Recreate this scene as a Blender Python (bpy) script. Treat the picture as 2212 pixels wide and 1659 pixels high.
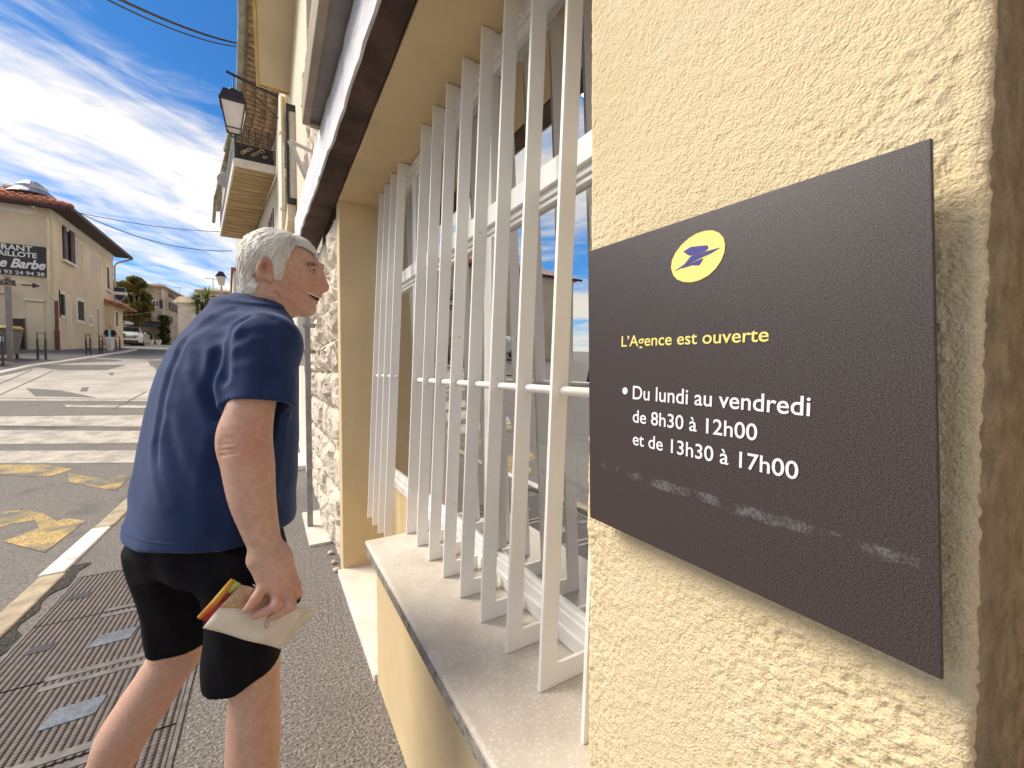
import bpy, bmesh, math, random
import numpy as np
from mathutils import Vector, Matrix

# ------------------------------------------------------------------ camera, sky, sun, exposure
scene = bpy.context.scene
for o in list(bpy.data.objects): bpy.data.objects.remove(o)
COL = scene.collection
FPX, EYE = 900.0, 1.35                      # focal length in pixels of a 2212 px wide picture, eye height
YAW, PITCH = math.radians(30.2), math.radians(-1.76)
cam_d = bpy.data.cameras.new('camera'); cam = bpy.data.objects.new('camera', cam_d); COL.objects.link(cam)
cam_d.sensor_width = 36.0; cam_d.lens = FPX / 2212 * 36.0
cam_d.clip_start = 0.02; cam_d.clip_end = 3000
cam.location = (0, 0, EYE); cam.rotation_euler = (math.pi / 2 + PITCH, 0, -YAW)
scene.camera = cam

SUN_AZ, SUN_EL = math.radians(-52), math.radians(44)      # azimuth from +Y towards +X
SUN_DIR = Vector((math.sin(SUN_AZ) * math.cos(SUN_EL), math.cos(SUN_AZ) * math.cos(SUN_EL), math.sin(SUN_EL)))
sun_d = bpy.data.lights.new('sun', 'SUN'); sun = bpy.data.objects.new('sun', sun_d); COL.objects.link(sun)
sun_d.energy = 2.1; sun_d.angle = math.radians(30); sun_d.color = (1.0, 0.91, 0.77)
sun.rotation_euler = (-SUN_DIR).to_track_quat('-Z', 'Y').to_euler(); sun.location = (-6, 10, 20)

world = bpy.data.worlds.new('World'); scene.world = world; world.use_nodes = True
wn, wl = world.node_tree.nodes, world.node_tree.links
for n in list(wn): wn.remove(n)
def W(t, **k):
    n = wn.new(t)
    for a, v in k.items(): setattr(n, a, v)
    return n
def wmath(op, a, b=None, clamp=False):
    n = W('ShaderNodeMath', operation=op, use_clamp=clamp)
    for i, v in enumerate((a, b)):
        if v is None: continue
        if isinstance(v, (int, float)): n.inputs[i].default_value = v
        else: wl.new(v, n.inputs[i])
    return n.outputs[0]
sky = W('ShaderNodeTexSky', sky_type='NISHITA', sun_disc=False, sun_elevation=SUN_EL, sun_rotation=SUN_AZ,
        air_density=1.0, dust_density=0.35, ozone_density=3.0, altitude=200)
tint = W('ShaderNodeMix', data_type='RGBA', blend_type='MULTIPLY'); tint.inputs['Factor'].default_value = 1
wl.new(sky.outputs[0], tint.inputs['A']); tint.inputs['B'].default_value = (0.13, 0.33, 0.50, 1)
geo = W('ShaderNodeNewGeometry')
sep = W('ShaderNodeSeparateXYZ')
neg = W('ShaderNodeVectorMath', operation='SCALE'); neg.inputs['Scale'].default_value = -1
wl.new(geo.outputs['Incoming'], neg.inputs[0]); wl.new(neg.outputs[0], sep.inputs[0])
zz = wmath('ADD', wmath('MAXIMUM', sep.outputs['Z'], 0.0), 0.13)
cx, cy = wmath('DIVIDE', sep.outputs['X'], zz), wmath('DIVIDE', sep.outputs['Y'], zz)
comb = W('ShaderNodeCombineXYZ'); wl.new(cx, comb.inputs[0]); wl.new(cy, comb.inputs[1])
def cloud(rot, sx, sy, scale, detail, rough, dist, off):
    r = W('ShaderNodeVectorRotate', rotation_type='Z_AXIS'); r.inputs['Angle'].default_value = math.radians(rot)
    wl.new(comb.outputs[0], r.inputs['Vector'])
    m = W('ShaderNodeMapping'); m.inputs['Scale'].default_value = (sx, sy, 1); m.inputs['Location'].default_value = off
    wl.new(r.outputs[0], m.inputs['Vector'])
    n = W('ShaderNodeTexNoise', noise_dimensions='3D'); n.inputs['Scale'].default_value = scale
    n.inputs['Detail'].default_value = detail; n.inputs['Roughness'].default_value = rough; n.inputs['Distortion'].default_value = dist
    wl.new(m.outputs[0], n.inputs['Vector'])
    return n.outputs['Fac']
CLOUD_ROT = -50
big = cloud(CLOUD_ROT, 0.24, 1.0, 1.15, 3, 0.5, 0.3, (2.3, 0.55, 0))
fine = cloud(CLOUD_ROT, 0.36, 1.0, 4.2, 9, 0.62, 0.7, (0.4, 3.1, 0))
ripple = cloud(CLOUD_ROT + 28, 0.5, 1.0, 11.0, 5, 0.6, 0.5, (5, 1, 0))
dens = wmath('ADD', wmath('ADD', wmath('MULTIPLY', big, 1.9), wmath('MULTIPLY', fine, 0.75)), wmath('MULTIPLY', ripple, 0.36))
low = wmath('SUBTRACT', 0.62, wmath('MULTIPLY', sep.outputs['Z'], 0.95))
dens = wmath('ADD', dens, wmath('MULTIPLY', low, 0.42))
cr = W('ShaderNodeValToRGB'); wl.new(wmath('SUBTRACT', dens, 0.985), cr.inputs[0])
cr.color_ramp.interpolation = 'EASE'
cr.color_ramp.elements[0].position = 0.38; cr.color_ramp.elements[0].color = (0, 0, 0, 1)
cr.color_ramp.elements[1].position = 0.88; cr.color_ramp.elements[1].color = (1, 1, 1, 1)
mixc = W('ShaderNodeMix', data_type='RGBA'); wl.new(wmath('MULTIPLY', cr.outputs[0], 0.93), mixc.inputs['Factor'])
wl.new(tint.outputs['Result'], mixc.inputs['A']); mixc.inputs['B'].default_value = (4.9, 4.5, 3.85, 1)
bg = W('ShaderNodeBackground'); bg.inputs['Strength'].default_value = 0.11
wl.new(mixc.outputs['Result'], bg.inputs['Color'])
wo = W('ShaderNodeOutputWorld'); wl.new(bg.outputs[0], wo.inputs['Surface'])

vs = scene.view_settings
vs.view_transform = 'Standard'; vs.look = 'None'; vs.gamma = 1; vs.use_curve_mapping = False
vs.exposure = 1.32

# ------------------------------------------------------------------ pixel -> place (2212 x 1659 picture)
_F = np.array([math.sin(YAW) * math.cos(PITCH), math.cos(YAW) * math.cos(PITCH), math.sin(PITCH)])
_R = np.array([math.cos(YAW), -math.sin(YAW), 0.0]); _U = np.cross(_R, _F)
def ray(x, y): return _F + (x - 1106) / FPX * _R - (y - 829.5) / FPX * _U
def at(x, y, X=None, Y=None, Z=None):
    d = ray(x, y)
    t = X / d[0] if X is not None else Y / d[1] if Y is not None else (Z - EYE) / d[2]
    return np.array([0, 0, EYE]) + t * d
_ys = np.linspace(-30, 160, 3801)
_sl = np.interp(_ys, [5, 9, 20, 24, 160], [0, .14, .14, .065, .065])
_gz = np.cumsum(_sl) * (_ys[1] - _ys[0])
def gz(Y): return float(np.interp(Y, _ys, _gz))          # the street climbs ahead
def gi(x, y, dz=0.0):                                    # where a pixel's ray meets the ground
    d = ray(x, y)
    t = np.linspace(0.3, 140, 60000) / d[1]
    z = EYE + t * d[2] - np.interp(t * d[1], _ys, _gz) - dz
    k = int(np.argmax(z < 0))
    return np.array([0, 0, EYE]) + t[k] * d

# ------------------------------------------------------------------ helpers
class MB:
    def __init__(s): s.v = []; s.f = []
    def add(s, vs_, fs):
        b = len(s.v); s.v += [tuple(map(float, p)) for p in vs_]; s.f += [tuple(i + b for i in f) for f in fs]; return s
    def box(s, x0, x1, y0, y1, z0, z1):
        if x0 > x1: x0, x1 = x1, x0
        if y0 > y1: y0, y1 = y1, y0
        if z0 > z1: z0, z1 = z1, z0
        return s.add([(x0,y0,z0),(x1,y0,z0),(x1,y1,z0),(x0,y1,z0),(x0,y0,z1),(x1,y0,z1),(x1,y1,z1),(x0,y1,z1)],
                     [(0,3,2,1),(4,5,6,7),(0,1,5,4),(1,2,6,5),(2,3,7,6),(3,0,4,7)])
    def hexa(s, b, t):      # bottom 4 and top 4 corners, counter-clockwise seen from above
        return s.add(list(b) + list(t), [(0,3,2,1),(4,5,6,7),(0,1,5,4),(1,2,6,5),(2,3,7,6),(3,0,4,7)])
    def prism(s, poly, z0, z1):
        n = len(poly)
        a = sum(poly[i][0]*poly[(i+1)%n][1]-poly[(i+1)%n][0]*poly[i][1] for i in range(n))
        if a < 0: poly = poly[::-1]
        zf = (lambda z, p: z(p) if callable(z) else z)
        return s.add([(p[0],p[1],zf(z0,p)) for p in poly] + [(p[0],p[1],zf(z1,p)) for p in poly],
                     [tuple(range(n))[::-1], tuple(range(n, 2*n))] + [(i,(i+1)%n,n+(i+1)%n,n+i) for i in range(n)])
    def tube(s, pts, r, n=8, cap=True):
        pts = [Vector(p) for p in pts]; rs = r if isinstance(r, (list, tuple)) else [r]*len(pts)
        vs_, fs = [], []; prev = None
        for i, p in enumerate(pts):
            d = (pts[min(i+1, len(pts)-1)] - pts[max(i-1, 0)]).normalized()
            a = prev if prev else (Vector((0,0,1)) if abs(d.z) < .9 else Vector((1,0,0)))
            a = (a - d * a.dot(d)).normalized(); prev = a; b = d.cross(a)
            for k in range(n):
                t = 2*math.pi*k/n; vs_.append(p + (a*math.cos(t) + b*math.sin(t)) * rs[i])
        for i in range(len(pts)-1):
            for k in range(n): fs.append((i*n+k, i*n+(k+1)%n, (i+1)*n+(k+1)%n, (i+1)*n+k))
        if cap: fs += [tuple(range(n))[::-1], tuple(range((len(pts)-1)*n, len(pts)*n))]
        return s.add(vs_, fs)
    def lathe(s, c, prof, n=16, axis='z'):
        vs_, fs = [], []
        for r, h in prof:
            for k in range(n):
                t = 2*math.pi*k/n; a, b = r*math.cos(t), r*math.sin(t)
                vs_.append({'z':(c[0]+a,c[1]+b,c[2]+h),'x':(c[0]+h,c[1]+a,c[2]+b),'y':(c[0]+a,c[1]+h,c[2]+b)}[axis])
        for i in range(len(prof)-1):
            for k in range(n): fs.append((i*n+k, i*n+(k+1)%n, (i+1)*n+(k+1)%n, (i+1)*n+k))
        fs += [tuple(range(n))[::-1], tuple(range((len(prof)-1)*n, len(prof)*n))]
        return s.add(vs_, fs)
    def quad(s, a, b, c, d): return s.add([a, b, c, d], [(0,1,2,3)])
    def build(s, name, mat, parent=None, smooth=False, bevel=0, seg=2, **kw):
        me = bpy.data.meshes.new(name); me.from_pydata(s.v, [], s.f); me.update()
        return link(name, me, mat, parent, smooth, bevel, seg, **kw)
def link(name, me, mat, parent=None, smooth=False, bevel=0, seg=2, label=None, cat=None, group=None, kind=None, fixn=True):
    if fixn:
        bm = bmesh.new(); bm.from_mesh(me); bmesh.ops.recalc_face_normals(bm, faces=bm.faces); bm.to_mesh(me); bm.free()
    if smooth: me.shade_smooth()
    o = bpy.data.objects.new(name, me); COL.objects.link(o)
    if mat: me.materials.append(mat)
    if bevel:
        m = o.modifiers.new('bevel', 'BEVEL'); m.width = bevel; m.segments = seg; m.limit_method = 'ANGLE'; m.angle_limit = math.radians(40)
        m.harden_normals = False
    if parent: o.parent = parent; o.matrix_parent_inverse = Matrix.Translation(parent.location).inverted()
    tag(o, label, cat, group, kind)
    return o
def tag(o, label=None, cat=None, group=None, kind=None):
    if label: o['label'] = label
    if cat: o['category'] = cat
    if group: o['group'] = group
    if kind: o['kind'] = kind
    return o
def thing(name, loc, label, cat, group=None):
    o = bpy.data.objects.new(name, None); COL.objects.link(o); o.location = loc; o.empty_display_size = .1
    return tag(o, label, cat, group)
def copy_tree(o, parent=None):
    c = o.copy(); COL.objects.link(c)
    if parent: c.parent = parent
    for ch in [x for x in o.children]: copy_tree(ch, c)
    return c
def text_mesh(body, size, mat, M, name, parent, xs=1.0, shear=0.0, bold=0.0, depth=0.0006, align='LEFT', spacing=1.0):
    cu = bpy.data.curves.new(name, 'FONT'); cu.body = body; cu.size = size; cu.align_x = align
    cu.shear = shear; cu.offset = bold; cu.extrude = depth; cu.space_character = spacing; cu.resolution_u = 6
    t = bpy.data.objects.new(name, cu); COL.objects.link(t)
    dg = bpy.context.evaluated_depsgraph_get()
    me = bpy.data.meshes.new_from_object(t.evaluated_get(dg)); bpy.data.objects.remove(t)
    me.transform(Matrix.Diagonal((xs, 1, 1, 1))); me.transform(M); me.materials.clear()
    return link(name, me, mat, parent, fixn=False)
rng = np.random.default_rng(7)
def vnoise(u, v, seed=0, octaves=4, rough=.5):
    out = np.zeros(np.broadcast(u, v).shape); amp = 1
    for o in range(octaves):
        r = np.random.default_rng(seed*97 + o); L = r.random((257, 257))
        x, y = np.asarray(u)*2**o + 31.7*o, np.asarray(v)*2**o + 17.3*o
        xi, yi = np.floor(x).astype(int), np.floor(y).astype(int); fx, fy = x-xi, y-yi
        fx, fy = fx*fx*(3-2*fx), fy*fy*(3-2*fy); a, b = xi % 256, yi % 256
        n = (L[a,b]*(1-fx)+L[a+1,b]*fx)*(1-fy) + (L[a,b+1]*(1-fx)+L[a+1,b+1]*fx)*fy
        out += amp*(n-.5)*2; amp *= rough
    return out

# ------------------------------------------------------------------ materials
def mat(name, col, rough=.6, var=.12, scale=6, bump=0.0, bscale=60, metal=0, spec=.5, col2=None, detail=6, coords='Object', stretch=None, lo=.35, hi=.65, sub=0, coat=0, bdist=.01):
    m = bpy.data.materials.new(name); m.use_nodes = True
    nt = m.node_tree; N, L = nt.nodes, nt.links; p = N['Principled BSDF']
    p.inputs['Roughness'].default_value = rough; p.inputs['Metallic'].default_value = metal
    p.inputs['Specular IOR Level'].default_value = spec
    if coat: p.inputs['Coat Weight'].default_value = coat; p.inputs['Coat Roughness'].default_value = .08
    if sub: p.inputs['Subsurface Weight'].default_value = sub; p.inputs['Subsurface Radius'].default_value = (.012, .004, .002); p.inputs['Subsurface Scale'].default_value = 1.0
    tc = N.new('ShaderNodeTexCoord'); mp = N.new('ShaderNodeMapping'); L.new(tc.outputs[coords], mp.inputs[0])
    if stretch: mp.inputs['Scale'].default_value = stretch
    nz = N.new('ShaderNodeTexNoise'); nz.inputs['Scale'].default_value = scale; nz.inputs['Detail'].default_value = detail; nz.inputs['Roughness'].default_value = .6
    L.new(mp.outputs[0], nz.inputs[0])
    rp = N.new('ShaderNodeValToRGB'); L.new(nz.outputs['Fac'], rp.inputs[0])
    c = np.array(col[:3]); c2 = np.array(col2[:3]) if col2 is not None else c*(1-var*1.6); c1 = c if col2 is not None else c*(1+var)
    rp.color_ramp.elements[0].position = lo; rp.color_ramp.elements[1].position = hi
    rp.color_ramp.elements[0].color = (*np.clip(c2,0,1), 1); rp.color_ramp.elements[1].color = (*np.clip(c1,0,1), 1)
    L.new(rp.outputs[0], p.inputs['Base Color'])
    if bump:
        n2 = N.new('ShaderNodeTexNoise'); n2.inputs['Scale'].default_value = bscale; n2.inputs['Detail'].default_value = 5
        L.new(mp.outputs[0], n2.inputs[0])
        b = N.new('ShaderNodeBump'); b.inputs['Strength'].default_value = bump; b.inputs['Distance'].default_value = bdist
        L.new(n2.outputs['Fac'], b.inputs['Height']); L.new(b.outputs[0], p.inputs['Normal'])
    m['mp'] = mp.name; m['ramp'] = rp.name
    return m
def nodes(m): return m.node_tree.nodes, m.node_tree.links, m.node_tree.nodes['Principled BSDF']
def overlay(m, col, scale, lo, hi, stretch=None, detail=5, fac=1.0, kind='noise', loc=None, rough=None):
    """lay a second noise-shaped colour (stains, wear, specks) over a material's base colour"""
    N, L, p = nodes(m); src = p.inputs['Base Color'].links[0].from_socket
    tc = N.new('ShaderNodeTexCoord'); mp = N.new('ShaderNodeMapping'); L.new(tc.outputs['Object'], mp.inputs[0])
    if stretch: mp.inputs['Scale'].default_value = stretch
    if loc: mp.inputs['Location'].default_value = loc
    if kind == 'noise':
        t = N.new('ShaderNodeTexNoise'); t.inputs['Detail'].default_value = detail; out = t.outputs['Fac']
    else:
        t = N.new('ShaderNodeTexVoronoi'); out = t.outputs['Distance' if kind == 'voronoi' else 'Color']
    t.inputs['Scale'].default_value = scale; L.new(mp.outputs[0], t.inputs['Vector'])
    r = N.new('ShaderNodeMapRange'); r.inputs['From Min'].default_value = lo; r.inputs['From Max'].default_value = hi
    r.inputs['To Max'].default_value = fac; L.new(out, r.inputs['Value'])
    x = N.new('ShaderNodeMix'); x.data_type = 'RGBA'; L.new(r.outputs[0], x.inputs['Factor']); L.new(src, x.inputs['A'])
    x.inputs['B'].default_value = (*col, 1); L.new(x.outputs['Result'], p.inputs['Base Color'])
    return r.outputs[0]
def bump_add(m, scale, strength, dist=.01, stretch=None, kind='noise', detail=5, feature=None):
    N, L, p = nodes(m); tc = N.new('ShaderNodeTexCoord'); mp = N.new('ShaderNodeMapping'); L.new(tc.outputs['Object'], mp.inputs[0])
    if stretch: mp.inputs['Scale'].default_value = stretch
    if kind == 'noise': t = N.new('ShaderNodeTexNoise'); t.inputs['Detail'].default_value = detail; out = t.outputs['Fac']
    elif kind == 'wave': t = N.new('ShaderNodeTexWave'); t.inputs['Distortion'].default_value = 1.5; t.inputs['Detail'].default_value = 2; out = t.outputs['Fac']
    else: t = N.new('ShaderNodeTexVoronoi'); out = t.outputs['Distance']
    t.inputs['Scale'].default_value = scale; L.new(mp.outputs[0], t.inputs['Vector'])
    b = N.new('ShaderNodeBump'); b.inputs['Strength'].default_value = strength; b.inputs['Distance'].default_value = dist
    L.new(out, b.inputs['Height'])
    if p.inputs['Normal'].links: L.new(p.inputs['Normal'].links[0].from_socket, b.inputs['Normal'])
    L.new(b.outputs[0], p.inputs['Normal'])
def glassmat(name, tintc=(.9,.95,.95), ior=1.5, rough=0.0, gain=1.0):
    m = bpy.data.materials.new(name); m.use_nodes = True; N, L = m.node_tree.nodes, m.node_tree.links
    N.remove(N['Principled BSDF']); out = N['Material Output']
    fr = N.new('ShaderNodeFresnel'); fr.inputs['IOR'].default_value = ior
    g = N.new('ShaderNodeBsdfGlossy'); g.inputs['Roughness'].default_value = rough
    t = N.new('ShaderNodeBsdfTransparent'); t.inputs['Color'].default_value = (*tintc, 1)
    k = N.new('ShaderNodeMath'); k.operation = 'MULTIPLY'; k.inputs[1].default_value = gain; k.use_clamp = True
    L.new(fr.outputs[0], k.inputs[0])
    x = N.new('ShaderNodeMixShader'); L.new(k.outputs[0], x.inputs[0]); L.new(t.outputs[0], x.inputs[1]); L.new(g.outputs[0], x.inputs[2])
    L.new(x.outputs[0], out.inputs['Surface']); return m

M = {}
M['render'] = mat('yellow_render', (.765,.610,.375), .92, .08, 480, bump=.7, bscale=430, bdist=.0035, detail=4)
overlay(M['render'], (.60,.46,.25), 3.5, .50, .74, fac=.45)
overlay(M['render'], (.80,.70,.50), 14, .56, .75, fac=.4)
overlay(M['render'], (.38,.26,.13), 210, .68, .74, fac=.6)
bump_add(M['render'], 190, .35, .004, kind='noise', detail=3)
M['jamb_shade'] = mat('shaded_render', (.40,.315,.205), .92, .2, 40, bump=.9, bscale=220, bdist=.005)  # shade of the doorway recess, painted as a darker render
overlay(M['jamb_shade'], (.16,.12,.085), 5, .45, .7, stretch=(1,1,.5), fac=.6)
M['smooth'] = mat('smooth_yellow_render', (.68,.52,.30), .85, .05, 3, bump=.12, bscale=90, bdist=.004)
M['terrazzo'] = mat('terrazzo_sill', (.66,.58,.48), .55, .08, 4, bump=.1, bscale=200, bdist=.002)
overlay(M['terrazzo'], (.80,.75,.66), 95, .40, .22, kind='voronoi', fac=.55)
overlay(M['terrazzo'], (.42,.36,.29), 160, .30, .16, kind='voronoi', fac=.4, loc=(3.3,1.7,.4))
overlay(M['terrazzo'], (.36,.29,.22), 7, .50, .78, fac=.45)
M['sill_edge'] = mat('weathered_sill_edge', (.30,.27,.23), .85, .3, 40, bump=.5, bscale=120)
M['slab'] = mat('pale_stone_slab', (.74,.68,.58), .7, .08, 6, bump=.2, bscale=80)
M['white_metal'] = mat('white_painted_metal', (.86,.825,.775), .42, .03, 3, bump=.12, bscale=140, bdist=.0012)
overlay(M['white_metal'], (.55,.47,.38), 5, .56, .82, stretch=(1,1,.25), fac=.22)
overlay(M['white_metal'], (.38,.26,.17), 60, .72, .76, fac=.6)
M['pvc'] = mat('white_window_frame', (.80,.78,.74), .35, .02, 3)
M['sign'] = mat('dark_sign_face', (.062,.046,.043), .35, .40, 900, bump=.5, bscale=1500, bdist=.0005, spec=.45, detail=3)
M['sign_yellow'] = mat('sign_yellow', (.83,.70,.20), .5, .02, 10)
M['sign_blue'] = mat('sign_blue', (.045,.035,.24), .5, .02, 10)
M['sign_white'] = mat('sign_white', (.80,.78,.76), .5, .02, 10)
M['beam'] = mat('dark_brown_beam', (.075,.040,.030), .8, .35, 6, bump=.4, bscale=40)
M['beam_white'] = mat('whitewashed_beam_face', (.74,.72,.76), .8, .1, 14, bump=.6, bscale=30, stretch=(1,.35,1))
overlay(M['beam_white'], (.42,.38,.45), 30, .62, .74, stretch=(1,.2,1), fac=.8)
M['stone'] = mat('pale_limestone', (.72,.62,.50), .9, .12, 9, bump=.9, bscale=34, bdist=.018)
overlay(M['stone'], (.30,.22,.16), 14, .60, .76, fac=.7)
M['mortar'] = mat('grey_mortar', (.46,.39,.32), .95, .15, 12, bump=.6, bscale=50)
M['concrete'] = mat('tan_concrete', (.33,.27,.20), .9, .1, 4, bump=.2, bscale=60)
M['concrete_grey'] = mat('grey_concrete', (.27,.25,.24), .9, .1, 4, bump=.2, bscale=60)
M['cream'] = mat('cream_plaster', (.72,.62,.45), .85, .04, 2, bump=.1, bscale=30)
M['yellow_trim'] = mat('yellow_timber', (.66,.48,.20), .7, .1, 4)
M['white_wall'] = mat('pale_plaster', (.78,.71,.60), .88, .08, 1.2, bump=.15, bscale=20)
M['cream_wall'] = mat('cream_house_plaster', (.70,.58,.43), .9, .07, .7, bump=.15, bscale=12)
overlay(M['cream_wall'], (.52,.42,.30), .9, .52, .75, stretch=(1,1,.5), fac=.5)
M['white_trim'] = mat('white_trim', (.78,.74,.66), .75, .05, 3)
M['dark'] = mat('near_black_metal', (.03,.026,.03), .5, .2, 8)
M['ironwork'] = mat('dark_ironwork', (.055,.048,.045), .6, .2, 8)
M['shutter'] = mat('dark_brown_shutter', (.060,.032,.034), .65, .2, 5)
M['shutter_red'] = mat('faded_wine_shutter', (.16,.055,.06), .7, .2, 5)
M['tile'] = mat('terracotta_tile', (.42,.15,.085), .85, .3, 5, bump=.3, bscale=20)
M['tile_old'] = mat('old_tan_tile', (.48,.34,.21), .9, .3, 6, bump=.3, bscale=20)
M['zinc'] = mat('grey_zinc', (.42,.42,.44), .45, .1, 5, metal=.6)
M['gutter'] = mat('grey_green_gutter', (.36,.37,.30), .6, .2, 3, bump=.2, bscale=20)
M['pipe'] = mat('cream_pipe', (.74,.63,.42), .6, .08, 3)
M['rust'] = mat('brown_red_iron', (.20,.055,.04), .7, .3, 8)
M['glass_dark'] = mat('dark_window_glass', (.03,.033,.04), .08, .1, 2, spec=.8)
M['glass'] = glassmat('window_glass', (.66,.70,.68), 1.5, 0, .8)
M['steel'] = mat('galvanised_steel', (.30,.30,.31), .5, .15, 12, metal=.5)
M['stonehouse'] = mat('old_stone_house', (.44,.35,.26), .95, .22, 1.1, bump=.6, bscale=6, bdist=.05)
M['stonehouse2'] = mat('ochre_house', (.55,.42,.28), .95, .15, 1.1, bump=.4, bscale=6, bdist=.04)
M['awning'] = mat('dark_green_awning', (.015,.022,.016), .8, .2, 3)
M['arch'] = mat('pale_arch_stone', (.50,.44,.35), .9, .15, 3, bump=.4, bscale=12)
M['bark'] = mat('plane_tree_bark', (.20,.15,.10), .9, .35, 5, bump=.5, bscale=12)
M['leaf'] = mat('plane_tree_leaf', (.28,.22,.06), .6, .3, .9, col2=(.12,.125,.03), lo=.4, hi=.6)
M['leaf_dark'] = mat('dark_leaf', (.075,.11,.028), .6, .3, 1.2, col2=(.035,.055,.014))
M['palm'] = mat('bright_palm_leaf', (.20,.27,.05), .5, .3, 1.5, col2=(.09,.14,.03))
for k_ in ('leaf', 'leaf_dark', 'palm'):              # thin leaves let light through
    N_, L_ = M[k_].node_tree.nodes, M[k_].node_tree.links; p_ = N_['Principled BSDF']
    tr_ = N_.new('ShaderNodeBsdfTranslucent'); L_.new(p_.inputs['Base Color'].links[0].from_socket, tr_.inputs['Color'])
    mx_ = N_.new('ShaderNodeMixShader'); mx_.inputs[0].default_value = .5
    L_.new(p_.outputs[0], mx_.inputs[1]); L_.new(tr_.outputs[0], mx_.inputs[2]); L_.new(mx_.outputs[0], N_['Material Output'].inputs['Surface'])
M['asphalt'] = mat('grey_asphalt', (.205,.184,.163), .85, .25, 60, bump=.9, bscale=80, bdist=.012, detail=8)
overlay(M['asphalt'], (.30,.28,.255), 90, .58, .68, fac=.65)
overlay(M['asphalt'], (.055,.05,.048), 2.2, .55, .75, fac=.5)
M['pavement'] = mat('coarse_pavement_asphalt', (.23,.205,.185), .9, .30, 75, bump=1.0, bscale=85, bdist=.014, detail=8)
overlay(M['pavement'], (.52,.48,.43), 95, .585, .66, fac=.75)
overlay(M['pavement'], (.050,.043,.040), 80, .44, .34, fac=.85)
overlay(M['pavement'], (.62,.58,.53), 26, .735, .76, fac=.7)
overlay(M['pavement'], (.13,.115,.105), 1.6, .5, .72, fac=.45)
M['kerb_tan'] = mat('tan_kerb_stone', (.46,.37,.25), .85, .18, 9, bump=.4, bscale=60)
M['kerb_white'] = mat('white_painted_kerb', (.76,.72,.68), .8, .05, 6, bump=.3, bscale=60)
overlay(M['kerb_white'], (.35,.30,.27), 16, .60, .72, fac=.6)
M['paint_white'] = mat('worn_white_road_paint', (.60,.54,.455), .8, .06, 6, bump=.6, bscale=120, bdist=.006)
overlay(M['paint_white'], (.27,.245,.22), 4, .45, .64, fac=.7, detail=13)
overlay(M['paint_white'], (.24,.215,.195), 55, .52, .62, fac=.6, detail=8)
M['paint_yellow'] = mat('worn_yellow_road_paint', (.56,.385,.12), .8, .10, 6, bump=.6, bscale=120, bdist=.006)
overlay(M['paint_yellow'], (.15,.135,.12), 3.2, .43, .60, fac=.95, detail=13)
overlay(M['paint_yellow'], (.15,.135,.12), 45, .50, .60, fac=.8, detail=8)
M['patch'] = mat('dark_road_patch', (.19,.168,.152), .9, .2, 30, bump=.6, bscale=100)
M['sunlit_road'] = mat('sunlit_pale_road', (.52,.465,.395), .85, .12, 1.4, bump=.5, bscale=90)  # sunlight on the far road, put into its base colour
overlay(M['sunlit_road'], (.27,.24,.21), .8, .52, .66, fac=.5, stretch=(.6,1,1))
# ------------------------------------------------------------------ ground, road, pavement
def sheet(name, xs, ys, dz, m, zfun=None, **kw):
    b = MB(); nx, ny = len(xs), len(ys)
    for y in ys:
        for x in xs: b.v.append((x, y, (zfun(x, y) if zfun else gz(y)) + dz))
    for j in range(ny-1):
        for i in range(nx-1): b.f.append((j*nx+i, j*nx+i+1, (j+1)*nx+i+1, (j+1)*nx+i))
    return b.build(name, m, smooth=True, fixn=False, **kw)
ysg = sorted(set([-60, -20, -5] + [round(v, 2) for v in np.arange(0, 60, .5)] + list(range(60, 160, 10)) + [160, 300, 900]))
road = sheet('road', [-500, -200, -60, -30, -20, -12, -9, -7, -5, -3, -1.30, 0, 5, 20, 60, 200, 500], ysg, -.11, M['asphalt'], kind='structure')
pave = sheet('pavement', [-1.20, -.6, 0, .7, 3.2], [y for y in ysg if -5 <= y <= 30], 0.0, M['pavement'], kind='structure')
pb = MB()                                    # pavement body below its surface so that it is a slab
far_pale = None
# road beyond the crossing: sunlight painted in as a paler surface
def ground_poly(pts, dz):                    # pixels -> polygon laid on the road, following its slope
    return [gi(x, y, -.11) + np.array([0, 0, dz]) for x, y in pts]
def strip(name, L, R, dz, m, parent, n=10):
    """a marking between two pixel polylines (left edge, right edge), draped on the road"""
    b = MB()
    A = [gi(x, y, -.11) for x, y in L]; B = [gi(x, y, -.11) for x, y in R]
    k = 0; nn = len(A)
    for a, c in zip(A, B):
        for t in np.linspace(0, 1, n):
            p = a*(1-t) + c*t; b.v.append((p[0], p[1], gz(p[1]) - .11 + dz))
    for j in range(nn-1):
        for i in range(n-1): b.f.append((j*n+i, j*n+i+1, (j+1)*n+i+1, (j+1)*n+i))
    return b.build(name, m, parent, fixn=True)
def rpx(u, v): return (u*.3307*.5486*1.2794, (1350 + v*.4219)*.5486)     # crop helper, replaced below
def rpx(u, v): return (u*700/1659*.5486, (1350 + v*700/1659)*.5486)
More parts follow.
